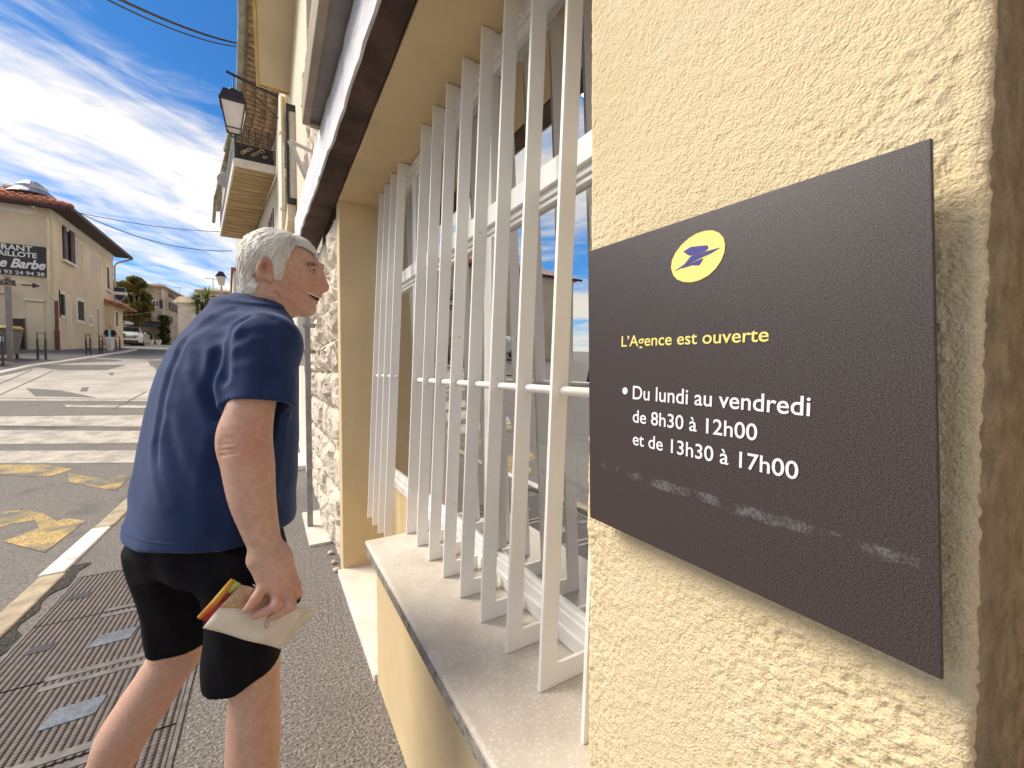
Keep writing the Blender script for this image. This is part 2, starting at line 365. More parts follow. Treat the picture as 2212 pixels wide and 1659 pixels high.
# zebra stripes (worn white paint), each its own marking
for L, R in (([rpx(-300,1010), rpx(-300,1128)], [rpx(1290,1005), rpx(1250,1120)]),
             ([rpx(-300,815), rpx(-300,950)], [rpx(1400,825), rpx(1330,935)]),
             ([rpx(-60,690), rpx(-200,770)], [rpx(1420,675), rpx(1400,785)]),
             ([rpx(-300,520), rpx(-300,540)], [rpx(1420,530), rpx(1420,545)]),
             ([rpx(600,580), rpx(620,600)], [rpx(1420,585), rpx(1420,610)])):
    strip('zebra_stripe', L, R, .004, M['paint_white'], road, 14)
strip('sunlit_surface', [rpx(-200,255), rpx(-300,425), rpx(-300,515)], [rpx(1500,150), rpx(1480,470), rpx(1440,525)], .003, M['sunlit_road'], road, 16)
strip('sunlit_surface', [rpx(-300,250), rpx(450,130)], [rpx(-200,262), rpx(1600,160)], .003, M['sunlit_road'], road, 6)
strip('dark_patch', [rpx(210,210), rpx(560,255)], [rpx(1180,205), rpx(1000,255)], .006, M['patch'], road, 6)  # this long band and the next: cast shadows painted dark on the road
strip('dark_patch', [rpx(240,425), rpx(330,500)], [rpx(560,445), rpx(900,512)], .006, M['patch'], road, 6)
strip('dark_patch', [rpx(765,420), rpx(745,455)], [rpx(830,415), rpx(810,455)], .008, M['patch'], road, 3)
strip('dark_patch', [rpx(1020,280), rpx(1020,305)], [rpx(1060,280), rpx(1060,305)], .006, M['patch'], road, 3)
strip('dark_line', [rpx(-100,420), rpx(-100,432)], [rpx(300,250), rpx(300,258)], .006, M['patch'], road, 8)  # thin dark lines across the road
strip('dark_line', [rpx(0,480), rpx(0,492)], [rpx(500,258), rpx(500,265)], .006, M['patch'], road, 8)
strip('dark_line', [rpx(1050,618), rpx(1060,625)], [rpx(1360,455), rpx(1364,462)], .006, M['patch'], road, 8)
strip('dark_line', [rpx(-300,768), rpx(-300,780)], [rpx(700,786), rpx(700,796)], .0065, M['patch'], road, 8)
# yellow no-stopping zigzag
strip('yellow_zigzag', [rpx(-250,1140), rpx(-250,1200)], [rpx(420,1138), rpx(330,1255)], .004, M['paint_yellow'], road, 8)
strip('yellow_zigzag', [rpx(420,1140), rpx(330,1255)], [rpx(680,1180), rpx(500,1240)], .004, M['paint_yellow'], road, 4)
strip('yellow_zigzag', [rpx(640,1222), rpx(640,1300)], [rpx(1160,1300), rpx(1080,1385)], .0045, M['paint_yellow'], road, 6)
strip('yellow_zigzag', [rpx(860,1310), rpx(1080,1385)], [rpx(1100,1240), rpx(1215,1250)], .0055, M['paint_yellow'], road, 6)
strip('yellow_zigzag', [rpx(-300,1590), rpx(-300,1750)], [rpx(180,1565), rpx(330,1660)], .0045, M['paint_yellow'], road, 6)
def hpx(u, v): return (u*.3717, 1042.3 + v*.3717)
strip('yellow_zigzag', [hpx(-60,190), hpx(-100,290)], [hpx(170,160), hpx(240,195)], .004, M['paint_yellow'], road, 5)
strip('yellow_zigzag', [hpx(170,165), hpx(240,290)], [hpx(250,180), hpx(400,270)], .0055, M['paint_yellow'], road, 5)
strip('yellow_zigzag', [hpx(20,345), hpx(260,410)], [hpx(380,210), hpx(495,225)], .005, M['paint_yellow'], road, 5)
# kerb stones
y = -1.0; k = 0
kb_y = [-1.2, 0.1, 1.0, 1.95, 2.92, 3.87, 4.84, 5.8, 6.8, 7.8, 8.8, 9.8, 10.8, 11.8, 12.8, 13.8, 14.8, 15.8]
for i in range(len(kb_y)-1):
    y0, y1 = kb_y[i] + .006, kb_y[i+1] - .006
    b = MB(); dx = .008*math.sin(i*2.1)
    off = lambda yy: 0 if yy < 5.8 else -(yy-5.8)*.03
    zt = .012 + .004*math.sin(i*1.7)
    b.hexa([(-1.335+dx+off(y0),y0,gz(y0)-.2),(-1.195+dx+off(y0),y0,gz(y0)-.2),(-1.195+dx+off(y1),y1,gz(y1)-.2),(-1.335+dx+off(y1),y1,gz(y1)-.2)],
           [(-1.325+dx+off(y0),y0,gz(y0)+zt),(-1.195+dx+off(y0),y0,gz(y0)+zt+.004),(-1.195+dx+off(y1),y1,gz(y1)+zt),(-1.325+dx+off(y1),y1,gz(y1)+zt-.003)])
    b.build('kerb_stone', M['kerb_white'] if i == 5 else M['kerb_tan'], pave, bevel=.012)
# strip of dirt and broken asphalt along the kerb
M['dirt'] = mat('dark_grit', (.055,.048,.042), .95, .4, 60, bump=1, bscale=90, bdist=.015)
overlay(M['dirt'], (.30,.27,.23), 70, .60, .68, fac=.7)
b = MB()
pts = []
for i, yy in enumerate(np.arange(0, 4.05, .05)):
    w = .06 + .03*math.sin(yy*7) + .025*math.sin(yy*19+1)
    pts.append(((-1.20, yy, .005), (-1.20 + max(.03, w), yy, .005)))
for a, c in pts: b.v += [a, c]
for i in range(len(pts)-1): b.f.append((2*i, 2*i+1, 2*i+3, 2*i+2))
b.build('gutter_grit', M['dirt'], pave, fixn=False)

# ------------------------------------------------------------------ utility hatch in the pavement
M['hatch'] = mat('ribbed_cast_iron', (.125,.098,.090), .62, .15, 25, metal=.25)
N_, L_, P_ = nodes(M['hatch'])
tc = N_.new('ShaderNodeTexCoord')
def wave(rot, sc):
    mp = N_.new('ShaderNodeMapping'); mp.inputs['Rotation'].default_value = (0, 0, math.radians(rot)); L_.new(tc.outputs['Object'], mp.inputs[0])
    w = N_.new('ShaderNodeTexWave'); w.wave_type = 'BANDS'; w.inputs['Scale'].default_value = sc; L_.new(mp.outputs[0], w.inputs[0]); return w.outputs['Fac']
w1, w2 = wave(0, 13.0), wave(90, 19.0)
mm = N_.new('ShaderNodeMath'); mm.operation = 'MULTIPLY'; L_.new(w1, mm.inputs[0])
w3 = N_.new('ShaderNodeMath'); w3.operation = 'MULTIPLY_ADD'; w3.inputs[1].default_value = .5; w3.inputs[2].default_value = .5; L_.new(w2, w3.inputs[0]); L_.new(w3.outputs[0], mm.inputs[1])
bp = N_.new('ShaderNodeBump'); bp.inputs['Strength'].default_value = 1; bp.inputs['Distance'].default_value = .012; L_.new(mm.outputs[0], bp.inputs['Height']); L_.new(bp.outputs[0], P_.inputs['Normal'])
overlay(M['hatch'], (.26,.23,.21), 30, .63, .72, fac=.6)
hatch = thing('utility_hatch', (-.7, 2.2, 0), 'row of ribbed cast iron cover plates set in the pavement', 'hatch')
hy = [3.73, 3.115, 2.545, 1.985, 1.42, .85, .28]
M['frame_steel'] = mat('pale_worn_steel', (.17,.155,.145), .6, .2, 20, metal=.3)
MB().box(-1.105,-1.09,hy[-1],hy[0]+.015,-.02,.008).box(-.325,-.31,hy[-1],hy[0]+.015,-.02,.008).box(-1.09,-.325,hy[0],hy[0]+.015,-.02,.008).build('hatch_frame', M['frame_steel'], hatch)
for i in range(len(hy)-1):
    b = MB().box(-1.087,-.328,hy[i+1]+.005,hy[i]-.005,-.03,.006)
    pl = b.build('cover_plate', M['hatch'], hatch, bevel=.002)
M['inlay'] = mat('blue_grey_inlay', (.13,.15,.18), .5, .2, 14, bump=.3, bscale=60)
for cx_, cy_ in ((-.70,2.80),(-.685,2.255),(-.69,3.42),(-.68,1.70)):
    MB().hexa([(cx_-.085,cy_-.06,.0),(cx_+.075,cy_-.055,.0),(cx_+.085,cy_+.055,.0),(cx_-.07,cy_+.05,.0)],[(cx_-.085,cy_-.06,.0105),(cx_+.075,cy_-.055,.0105),(cx_+.085,cy_+.055,.0105),(cx_-.07,cy_+.05,.0105)]).build('identity_panel', M['inlay'], hatch, bevel=.004)
for cx_, cy_ in ((-1.0,3.42),(-.98,2.86)):
    MB().box(cx_-.045,cx_+.04,cy_-.035,cy_+.03,-.01,.0085).build('lifting_hole', M['dark'], hatch)
for cx_, cy_ in ((-.62,3.105),(-.66,2.52),(-.64,1.99)):
    MB().box(cx_-.2,cx_+.2,cy_+.012,cy_+.05,0,.0095).build('seam_bar', M['frame_steel'], hatch, bevel=.003)
    MB().box(cx_-.2,cx_+.2,cy_-.055,cy_-.02,0,.0095).build('seam_bar', M['frame_steel'], hatch, bevel=.003)

# ------------------------------------------------------------------ the post office
WX = .40                                  # street face of the wall
po = thing('post_office_building', (1.2, 1.4, 0), 'pale yellow rendered building with a wide barred window and dark opening-hours sign', 'building')
YN, YR = .47, .080                        # near edge of the window recess, right-hand corner of the pier
LZ = 2.455                                # window head
# pier with rough trowelled render, one displaced sheet wrapping both corners
prof = []
for x in np.linspace(.74, WX+.012, 28): prof.append((x, YN))
for a in np.linspace(0, math.pi/2, 6)[1:-1]: prof.append((WX+.012-.012*math.sin(a), YN-.012+.012*math.cos(a)))
for y in np.linspace(YN-.012, YR+.007, 250): prof.append((WX, y))
for a in np.linspace(0, math.pi/2, 7)[1:-1]: prof.append((WX+.007-.007*math.cos(a), YR+.007-.007*math.sin(a)))
for x in np.linspace(WX+.007, 1.1, 60): prof.append((x, YR))
prof = np.array(prof); s_ = np.concatenate([[0], np.cumsum(np.linalg.norm(np.diff(prof, axis=0), axis=1))])
tz = np.concatenate([np.linspace(-.02, .45, 40), np.linspace(.46, LZ+.3, 1150)])
tang = np.gradient(prof, axis=0); tang /= np.linalg.norm(tang, axis=1)[:, None]; nor = np.stack([tang[:,1], -tang[:,0]], 1)
S, Z = np.meshgrid(s_, tz)
warp = vnoise(S*30, Z*30, 5, 2)*.9
h = .0014*np.abs(vnoise(S*85+warp, Z*105+warp, 1, 3, .6)) + .0009*vnoise(S*55+warp*1.5, Z*75, 2, 3) + .0017*vnoise(S*210, Z*210, 3, 2, .7) + .0035*vnoise(S*6, Z*6, 4, 2)
h -= .0022*np.clip(vnoise(S*30 - Z*44, Z*100 + S*60, 8, 2)*1.4-.1, 0, 1)*np.clip(vnoise(S*5, Z*3, 13, 2)+.6, 0, 1)
amp = np.ones_like(s_); amp[prof[:,0] > WX+.05] = .45; amp[s_ > s_[-1]-.70+.03] = .8
zone = .24 + .55*np.clip(vnoise(S*4, Z*2.2, 9, 2)*.9+.45, 0, 1)
h = h*amp[None, :]*zone
edge_w = np.exp(-((S - s_[np.argmin(np.abs(prof[:,1]-YR-.004)+np.abs(prof[:,0]-WX))])/.012)**2)
h = h*(1-.75*edge_w)
wob = .004*vnoise(Z*4, Z*0, 11, 2) + .0016*vnoise(Z*55, Z*13, 12, 4, .7)
edge = np.exp(-((S - s_[np.argmin(np.abs(prof[:,1]-YR-.01)+np.abs(prof[:,0]-WX))])/.010)**2)
PX = prof[:,0][None,:] + nor[:,0][None,:]*h + edge*wob*.4
PY = prof[:,1][None,:] + nor[:,1][None,:]*h + edge*wob
verts = np.stack([PX, PY, Z], -1).reshape(-1, 3); nx_ = len(s_)
idx = (np.arange(len(tz)-1)[:,None]*nx_ + np.arange(nx_-1)[None,:]).ravel()
faces = np.stack([idx, idx+1, idx+1+nx_, idx+nx_], 1)
def np_mesh(name, V, Fc):
    me = bpy.data.meshes.new(name); me.vertices.add(len(V)); me.vertices.foreach_set('co', np.ascontiguousarray(V, np.float32).ravel())
    k = Fc.shape[1]; me.loops.add(Fc.size); me.loops.foreach_set('vertex_index', np.ascontiguousarray(Fc, np.int32).ravel())
    me.polygons.add(len(Fc)); me.polygons.foreach_set('loop_start', np.arange(0, Fc.size, k, dtype=np.int32)); me.polygons.foreach_set('loop_total', np.full(len(Fc), k, np.int32))
    me.update(calc_edges=True); me.validate(); return me
me = np_mesh('pier', verts, faces); link('pier', me, M['render'], po, smooth=True, fixn=False, label='rough trowelled yellow render pier beside the window')
me.materials.append(M['jamb_shade']); col_ = np.tile((prof[1:,0] > WX+.012)&(prof[1:,1] < YR+.003), len(tz)-1).astype(np.int32); me.polygons.foreach_set('material_index', col_)
# far jamb, lintel soffit, upper wall, apron, sill, threshold slab
MB().box(.405, 1.1, 2.93, 3.05, -.1, LZ+.3).build('jamb', M['smooth'], po, bevel=.006, seg=3)
MB().box(WX+.003, 1.1, YN-.3, 2.93, LZ, LZ+.3).build('lintel', M['smooth'], po, bevel=.006)
MB().box(WX+.01, 1.1, -1.2, 3.1, LZ+.3, 9.4).build('upper_wall', M['white_wall'], po)
MB().box(.385, .72, YN-.2, 1.825, -.05, .57).build('apron', M['smooth'], po, bevel=.008, seg=3)
sill = MB().box(.345, .72, YN-.25, 1.862, .575, .618).build('sill', M['terrazzo'], po, bevel=.010, seg=3, label='speckled terrazzo window sill')
MB().box(.3425, .3445, YN-.25, 1.85, .577, .607).build('sill_edge', M['sill_edge'], sill)
MB().box(.372, 1.0, 1.825, 2.94, -.1, .035).build('threshold', M['slab'], po, bevel=.008, seg=2)
MB().box(.70, .76, 1.82, 2.94, .035, .62).build('recess_wall', M['smooth'], po)
# doorway recess to the right of the pier
MB().box(1.1, 1.2, -1.2, YR+.02, -.1, LZ+.3).build('recess_wall', M['concrete'], po)
MB().box(WX+.012, 1.1, -1.2, YR-.22, -.1, LZ+.3).build('side_pier', M['render'], po)  # unseen far side of the doorway, set close to darken the recess
# window: frame profiles, panes
FX = .668
yf0, yf1, zf0, zf1 = .42, 2.925, .62, LZ-.004
wf = thing('w', (0,0,0), None, None); bpy.data.objects.remove(wf)
win = MB()
def profile_y(bm, y0, y1, z0, z1): bm.box(FX, FX+.07, y0, y1, z0, z1)
MB().box(FX, FX+.07, yf0, yf1, zf0, zf0+.045).box(FX+.012, FX+.06, yf0, yf1, zf0+.045, zf0+.075).box(FX+.022, FX+.055, yf0, yf1, zf0+.075, zf0+.088).build('window_frame', M['pvc'], po, bevel=.003)
MB().box(FX, FX+.07, yf0, yf1, zf1-.05, zf1).box(FX+.012, FX+.06, yf0, yf1, zf1-.08, zf1-.05).build('window_frame', M['pvc'], po, bevel=.003)
MB().box(FX-.004, FX+.07, yf0, yf1, 1.855, 1.92).box(FX+.010, FX+.06, yf0, yf1, 1.835, 1.855).box(FX+.018, FX+.055, yf0, yf1, 1.82, 1.835).build('transom', M['pvc'], po, bevel=.003)
for yy in (yf1-.06, 2.16, 1.30):
    MB().box(FX+.004, FX+.066, yy, yy+.055, zf0+.088, 1.82).box(FX+.004, FX+.066, yy, yy+.055, 1.92, zf1-.08).build('mullion', M['pvc'], po, bevel=.003)
for y0, y1 in ((yf0, 1.30), (1.355, 2.16), (2.215, yf1-.06)):
    for z0, z1 in ((zf0+.07, 1.83), (1.91, zf1-.06)):
        MB().quad((FX+.035,y0,z0),(FX+.035,y1,z0),(FX+.035,y1,z1),(FX+.035,y0,z1)).build('pane', M['glass'], po, fixn=False)
# little black stay on the upper sash
MB().tube([(FX-.01,2.32,2.36),(FX-.012,2.32,2.30),(FX-.012,2.40,2.27)], .004, 6).build('sash_stay', M['dark'], po)
# the room behind the glass
M['room'] = mat('room_wall', (.34,.30,.26), .9, .05, 2); M['room_floor'] = mat('room_floor', (.16,.13,.11), .5, .1, 3)
MB().box(4.6, 4.7, -2.5, 6, -.05, 3).box(.76, 4.6, -2.6, -2.5, -.05, 3).box(.76, 4.6, 6, 6.1, -.05, 3).build('room_wall', M['room'], po)
MB().box(.76, 4.7, -2.5, 6, -.12, -.02).build('room_floor', M['room_floor'], po)
MB().box(.76, 4.7, -2.5, 6, 2.75, 2.9).build('room_ceiling', M['room'], po)
# ------------------------------------------------------------------ things inside the room
M['tabletop'] = mat('grey_tabletop', (.22,.20,.19), .5, .1, 5); M['plastic_w'] = mat('off_white_plastic', (.62,.60,.56), .4, .03, 5)
tb = thing('folding_table', (1.5, 2.2, -.02), 'folding table with bent dark legs behind the window glass', 'table')
MB().box(1.2, 1.85, 1.2, 3.0, .70, .73).build('tabletop', M['tabletop'], tb, bevel=.008)
for yy in (1.4, 2.8):
    MB().tube([(1.28,yy,.70),(1.26,yy,.0)], .014, 8).tube([(1.78,yy,.70),(1.80,yy,.0)], .014, 8).tube([(1.26,yy,.05),(1.80,yy,.05)], .012, 8).build('leg_frame', M['dark'], tb)
    MB().tube([(1.53,yy,.40),(1.53,2.1,.69)], .009, 8).build('brace', M['dark'], tb)
pr = thing('office_printer', (1.5, 1.75, .73), 'pale desktop printer standing on the folding table', 'printer')
MB().box(1.32, 1.72, 1.52, 1.98, .73, .93).build('printer_body', M['plastic_w'], pr, bevel=.02)
MB().box(1.30, 1.32, 1.58, 1.92, .78, .80).build('paper_slot', M['dark'], pr)
MB().hexa([(1.40,1.60,.93),(1.70,1.60,.93),(1.70,1.90,.93),(1.40,1.90,.93)],[(1.44,1.62,.97),(1.68,1.62,.97),(1.68,1.88,.97),(1.44,1.88,.97)]).build('printer_lid', M['tabletop'], pr)

# ------------------------------------------------------------------ window grille
gr = thing('window_grille', (.56, 1.3, .618), 'white painted grille of flat vertical bars with bent feet on the sill', 'grille')
BT = .0105; BD = .045
def fx(z): return .520 + (z-.62)*.046            # the bars lean inwards as they rise
def bar(y, z0, z1, feet=True):
    y0, y1 = y-BT/2, y+BT/2
    b = MB().hexa([(fx(z0),y0,z0),(fx(z0)+BD,y0,z0),(fx(z0)+BD,y1,z0),(fx(z0),y1,z0)],[(fx(z1),y0,z1),(fx(z1)+BD,y0,z1),(fx(z1)+BD,y1,z1),(fx(z1),y1,z1)])
    if feet:
        b.box(fx(z0)+BD-.002, FX-.012, y0+.0004, y1-.0004, z0+.0003, z0+.05)
        b.box(fx(z1)+BD-.002, FX+.002, y0+.0004, y1-.0004, z1-.055, z1-.004)
    else: b.box(fx(z1)+BD-.002, FX+.002, y0+.0004, y1-.0004, z1-.055, z1-.004)
    return b.build('bar', M['white_metal'], gr, bevel=.0016)
BY = [.620 + .1525*k for k in range(9)]
for yb in BY: bar(yb, .6185, LZ-.002)
LYs = [2.235 + .143*k for k in range(4)]
for yb in LYs: bar(yb, .44, LZ-.002, False)
zr = 1.308; xr = fx(zr)+BD*.62
MB().tube([(xr, BY[0]-.14, zr-.004), (xr, BY[8]+.03, zr+.003)], .0105, 12).build('cross_rod', M['white_metal'], gr, smooth=True)
MB().tube([(xr, LYs[0]-.035, zr+.012), (xr, LYs[3]+.05, zr+.016)], .0105, 12).build('cross_rod', M['white_metal'], gr, smooth=True)
# steel angle screwed to the near end of the sill
MB().box(.505, .52, .43, .50, .6185, .68).build('end_stop', M['white_metal'], gr)

# ------------------------------------------------------------------ the sign
SX = WX - .030
sg = thing('opening_hours_sign', (SX+.002, .29, 1.31), 'dark square post office sign with yellow oval logo and opening hours', 'sign')
cTL, cTR, cBL, cBR = at(1270,543,X=SX), at(2012,297,X=SX), at(1274,1117,X=SX), at(2035,1470,X=SX)
th = np.array([.004,0,0])
MB().hexa([cBL, cBR, cBR+th, cBL+th], [cTL, cTR, cTR+th, cTL+th]).build('panel', M['sign'], sg, bevel=.0008)
for c_ in (cTL*.8+cBR*.2, cTR*.8+cBL*.2, cBL*.8+cTR*.2, cBR*.8+cTL*.2):
    MB().tube([c_+th*.9, (WX+.006, c_[1], c_[2])], .008, 10).build('standoff', M['steel'], sg)
def spx(u, v): return (2250 + u*1550/1469)*.5486, (750 + v*1750/1659)*.5486      # crop of the sign
def on_sign(u, v): return at(*spx(u, v), X=SX)
e_y = (cTL - cTR); e_y /= np.linalg.norm(e_y)                # towards the far end (left on the sign)
def sign_frame(origin, ux):
    uz = np.cross(np.array([-1.0,0,0]), ux); uz /= np.linalg.norm(uz); 
    if uz[2] < 0: uz = -uz
    nrm = np.array([-1.0, 0, 0])
    return Matrix(((ux[0],uz[0],nrm[0],origin[0]-.0005),(ux[1],uz[1],nrm[1],origin[1]),(ux[2],uz[2],nrm[2],origin[2]),(0,0,0,1)))
def sign_text(body, p0, p1, cap, m):
    a, c = on_sign(*p0), on_sign(*p1); ux = c-a; w = np.linalg.norm(ux); ux /= w
    hgt = abs(on_sign(*cap[1])[2] - on_sign(*cap[0])[2])
    size = hgt/.715
    o = text_mesh(body, size, m, Matrix.Identity(4), 'lettering', sg, bold=size*.009, depth=.00012)
    xs_ = [v.co.x for v in o.data.vertices]; x0, x1 = min(xs_), max(xs_)
    o.data.transform(Matrix.Translation((-x0,0,0))); o.data.transform(Matrix.Diagonal((w/(x1-x0),1,1,1)))
    o.data.transform(sign_frame(a, ux)); return o
sign_text("L\u2019Agence est ouverte", (188,583), (737,563), ((188,583),(188,543)), M['sign_yellow'])
sign_text("Du lundi au vendredi", (230,778), (892,842), ((230,778),(230,727)), M['sign_white'])
sign_text("de 8h30 \u00e0 12h00", (230,864), (694,934), ((298,874),(298,824)), M['sign_white'])
sign_text("et de 13h30 \u00e0 17h00", (230,948), (847,1080), ((365,974),(365,922)), M['sign_white'])
def flat_sign(name, pts, m, dx, parent=sg):
    b = MB(); n = len(pts); P = [on_sign(*p) for p in pts]
    b.add([p - np.array([dx,0,0]) for p in P] + [p - np.array([-.0002,0,0]) for p in P], [tuple(range(n))] + [(i,(i+1)%n,n+(i+1)%n,n+i) for i in range(n)])
    return b.build(name, m, parent)
# bullet and oval drawn in the sign's own plane
def disc_pts(c, ry, rz, n, shear=0): return [(c[0], c[1]-ry*math.cos(t)-shear*rz*math.sin(t), c[2]+rz*math.sin(t)) for t in np.linspace(0, 2*math.pi, n, endpoint=False)]
def plate(name, P, m, dx, parent):
    n = len(P); return MB().add([(SX-dx,p[1],p[2]) for p in P] + [(SX+.0002,p[1],p[2]) for p in P], [tuple(range(n))] + [(i,(i+1)%n,n+(i+1)%n,n+i) for i in range(n)]).build(name, m, parent)
bc = on_sign(201,748); plate('bullet', disc_pts(bc, .0042, .0042, 20), M['sign_white'], .0006, sg)
Lf, Rt, Tp, Bt = on_sign(373,268), on_sign(575,205), on_sign(520,149), on_sign(432,344)
oc = (Lf+Rt+Tp+Bt)/4
# fit an ellipse through the four extreme points by mapping the traced outline
oval = [(373,290),(376,262),(390,232),(412,203),(440,178),(470,160),(500,151),(528,149),(552,158),(569,177),(575,203),(572,232),(560,262),(540,292),(512,318),(480,335),(450,343),(420,342),(396,333),(381,316)]
flat_sign('logo_oval', oval, M['sign_yellow'], .0006)
flat_sign('logo_bird', [(420,228),(449,211),(505,205),(511,207),(512,216),(499,227),(452,243),(436,241)], M['sign_blue'], .0010)
flat_sign('logo_bird', [(447,247),(510,226),(555,214),(520,235),(484,251),(389,300),(425,275)], M['sign_blue'], .0011)
flat_sign('logo_bird', [(485,256),(493,254),(487,266),(478,279),(450,279),(413,291),(440,276)], M['sign_blue'], .0010)
# worn streak of old adhesive across the lower panel: wear in the panel's own material
sa, sb = on_sign(110,1030), on_sign(1300,1394); sdir = (sb-sa)/np.linalg.norm(sb-sa); snor = np.array([0, -sdir[2], sdir[1]])
N_, L_, P_ = nodes(M['sign']); src = P_.inputs['Base Color'].links[0].from_socket
tc = N_.new('ShaderNodeTexCoord')
def nmath(op, a, b=None, clamp=False):
    n = N_.new('ShaderNodeMath'); n.operation = op; n.use_clamp = clamp
    for i_, v in enumerate((a, b)):
        if v is None: continue
        if isinstance(v, (int, float)): n.inputs[i_].default_value = v
        else: L_.new(v, n.inputs[i_])
    return n.outputs[0]
def ndot(vec, c0):
    s_ = N_.new('ShaderNodeVectorMath'); s_.operation = 'SUBTRACT'; L_.new(tc.outputs['Object'], s_.inputs[0]); s_.inputs[1].default_value = tuple(c0)
    d_ = N_.new('ShaderNodeVectorMath'); d_.operation = 'DOT_PRODUCT'; L_.new(s_.outputs[0], d_.inputs[0]); d_.inputs[1].default_value = tuple(vec); return d_.outputs['Value']
along, across = ndot(sdir, sa), ndot(snor, sa)
def nnoise(sc, det, dist=0, off=0):
    mp_ = N_.new('ShaderNodeMapping'); L_.new(tc.outputs['Object'], mp_.inputs[0]); mp_.inputs['Location'].default_value = (0, off, 0)
    n = N_.new('ShaderNodeTexNoise'); n.inputs['Scale'].default_value = sc; n.inputs['Detail'].default_value = det; n.inputs['Distortion'].default_value = dist; L_.new(mp_.outputs[0], n.inputs[0]); return n.outputs['Fac']
wid = nmath('MULTIPLY', nnoise(30, 3), .0095)
band = nmath('SUBTRACT', 1.0, nmath('DIVIDE', nmath('ABSOLUTE', nmath('ADD', across, nmath('MULTIPLY', nmath('SUBTRACT', nnoise(55, 2, 0, 4), .5), .008))), nmath('ADD', wid, .0005)), True)
blot = nmath('MULTIPLY', nmath('SUBTRACT', nnoise(26, 8, .3, 2), .47), 9.0, True)
grit = nmath('MULTIPLY', nmath('SUBTRACT', nnoise(420, 3), .36), 5.0, True)
inside = nmath('MULTIPLY', nmath('GREATER_THAN', along, 0.0), nmath('LESS_THAN', along, float(np.linalg.norm(sb-sa))))
msk = nmath('MULTIPLY', nmath('MULTIPLY', nmath('MULTIPLY', band, 3.0, True), blot), nmath('MULTIPLY', grit, inside))
xm = N_.new('ShaderNodeMix'); xm.data_type = 'RGBA'; L_.new(nmath('MULTIPLY', msk, .55), xm.inputs['Factor']); L_.new(src, xm.inputs['A']); xm.inputs['B'].default_value = (.20,.195,.205,1)
L_.new(xm.outputs['Result'], P_.inputs['Base Color'])

# ------------------------------------------------------------------ beam over window and stone wall
bmT = thing('lintel_beam', (.33, 2.6, LZ), 'long dark brown beam with whitewashed street face above the window', 'beam')
ys_b = np.linspace(.2, 4.25, 60)
def bx_out(y): return np.interp(y, [.2,1.3,2.2,3.7,4.3], [.315,.302,.282,.234,.222]) + .002*math.sin(y*7)+.0012*math.sin(y*23+1)
def beam_seg(name, xa, xb, z0, z1, m, parent, ys_=ys_b):
    b = MB(); n = len(ys_)
    for y in ys_: b.v += [(xa(y), y, z0(y)), (xb(y), y, z0(y)), (xb(y), y, z1(y)), (xa(y), y, z1(y))]
    for i in range(n-1):
        for k in range(4): b.f.append((4*i+k, 4*i+(k+1)%4, 4*i+4+(k+1)%4, 4*i+4+k))
    b.f += [(0,1,2,3), (4*n-4,4*n-3,4*n-2,4*n-1)]
    return b.build(name, m, parent)
lowb = lambda y: LZ + .004 + .003*math.sin(y*11) + .002*math.sin(y*31)
beam_seg('beam_body', lambda y: bx_out(y)+.008, lambda y: .398-.004*abs(math.sin(y*17)), lowb, lambda y: LZ+.25, M['beam'], bmT)
beam_seg('whitewashed_face', lambda y: bx_out(y)-.004+.0015*math.sin(y*37), lambda y: bx_out(y)+.0079, lambda y: lowb(y)+.006+.004*math.sin(y*19), lambda y: LZ+.256, M['beam_white'], bmT)
# projecting concrete band above it
bd = thing('concrete_band', (.24, 1.2, 2.71), 'tan concrete band with grey underside projecting above the whitewashed beam', 'ledge')
MB().box(.215, .42, -.8, 2.60, 2.725, 2.86).build('band_core', M['concrete_grey'], bd)
MB().box(.176, .2149, -.8, 2.60, 2.705, 2.875).build('band_rim', M['concrete'], bd, bevel=.008)
MB().box(.2149, .30, 2.565, 2.605, 2.705, 2.725).build('band_rim', M['concrete'], bd)

# ------------------------------------------------------------------ stone clad wall
sw = thing('stone_clad_wall', (.6, 4.0, 0), 'wall clad in rough pale limestone beside the yellow window jamb', 'wall')
MB().box(.44, .9, 3.05, 5.3, -.05, LZ+.2).box(.44, .9, 3.06, 5.3, LZ+.2, 5.2).build('mortar_bed', M['mortar'], sw)
def rough_stone(y0, y1, z0, z1, x0, dep, seed):
    r = np.random.default_rng(seed); ny, nz = 8, 8; b = MB(); hh = np.zeros((nz, ny))
    jy = (y1-y0)*.035; jz = (z1-z0)*.04
    for j in range(nz):
        for i in range(ny):
            u, v = i/(ny-1), j/(nz-1)
            edge_ = min(u, 1-u, v, 1-v)
            yy = y0+(y1-y0)*u + r.normal(0, jy)*(1 if edge_ > 0 else .6); zz_ = z0+(z1-z0)*v + r.normal(0, jz)*(1 if edge_ > 0 else .6)
            d = dep*(.35+.65*min(1, edge_*4))*(1+r.normal(0, .16)) if edge_ > 0 else dep*.1*r.random()
            b.v.append((x0-d, yy, zz_))
    n0 = ny*nz
    for j in range(nz-1):
        for i in range(ny-1): b.f.append((j*ny+i, (j+1)*ny+i, (j+1)*ny+i+1, j*ny+i+1))
    ring = [i for i in range(ny)] + [j*ny+ny-1 for j in range(1,nz)] + [(nz-1)*ny+i for i in range(ny-2,-1,-1)] + [j*ny for j in range(nz-2,0,-1)]
    base = len(b.v)
    for i in ring: p = b.v[i]; b.v.append((.46, p[1], p[2]))
    m_ = len(ring)
    for i in range(m_): b.f.append((ring[i], ring[(i+1)%m_], base+(i+1)%m_, base+i))
    b.build('stone', M['stone'], sw)
r = random.Random(4); z = .0; sid = 0
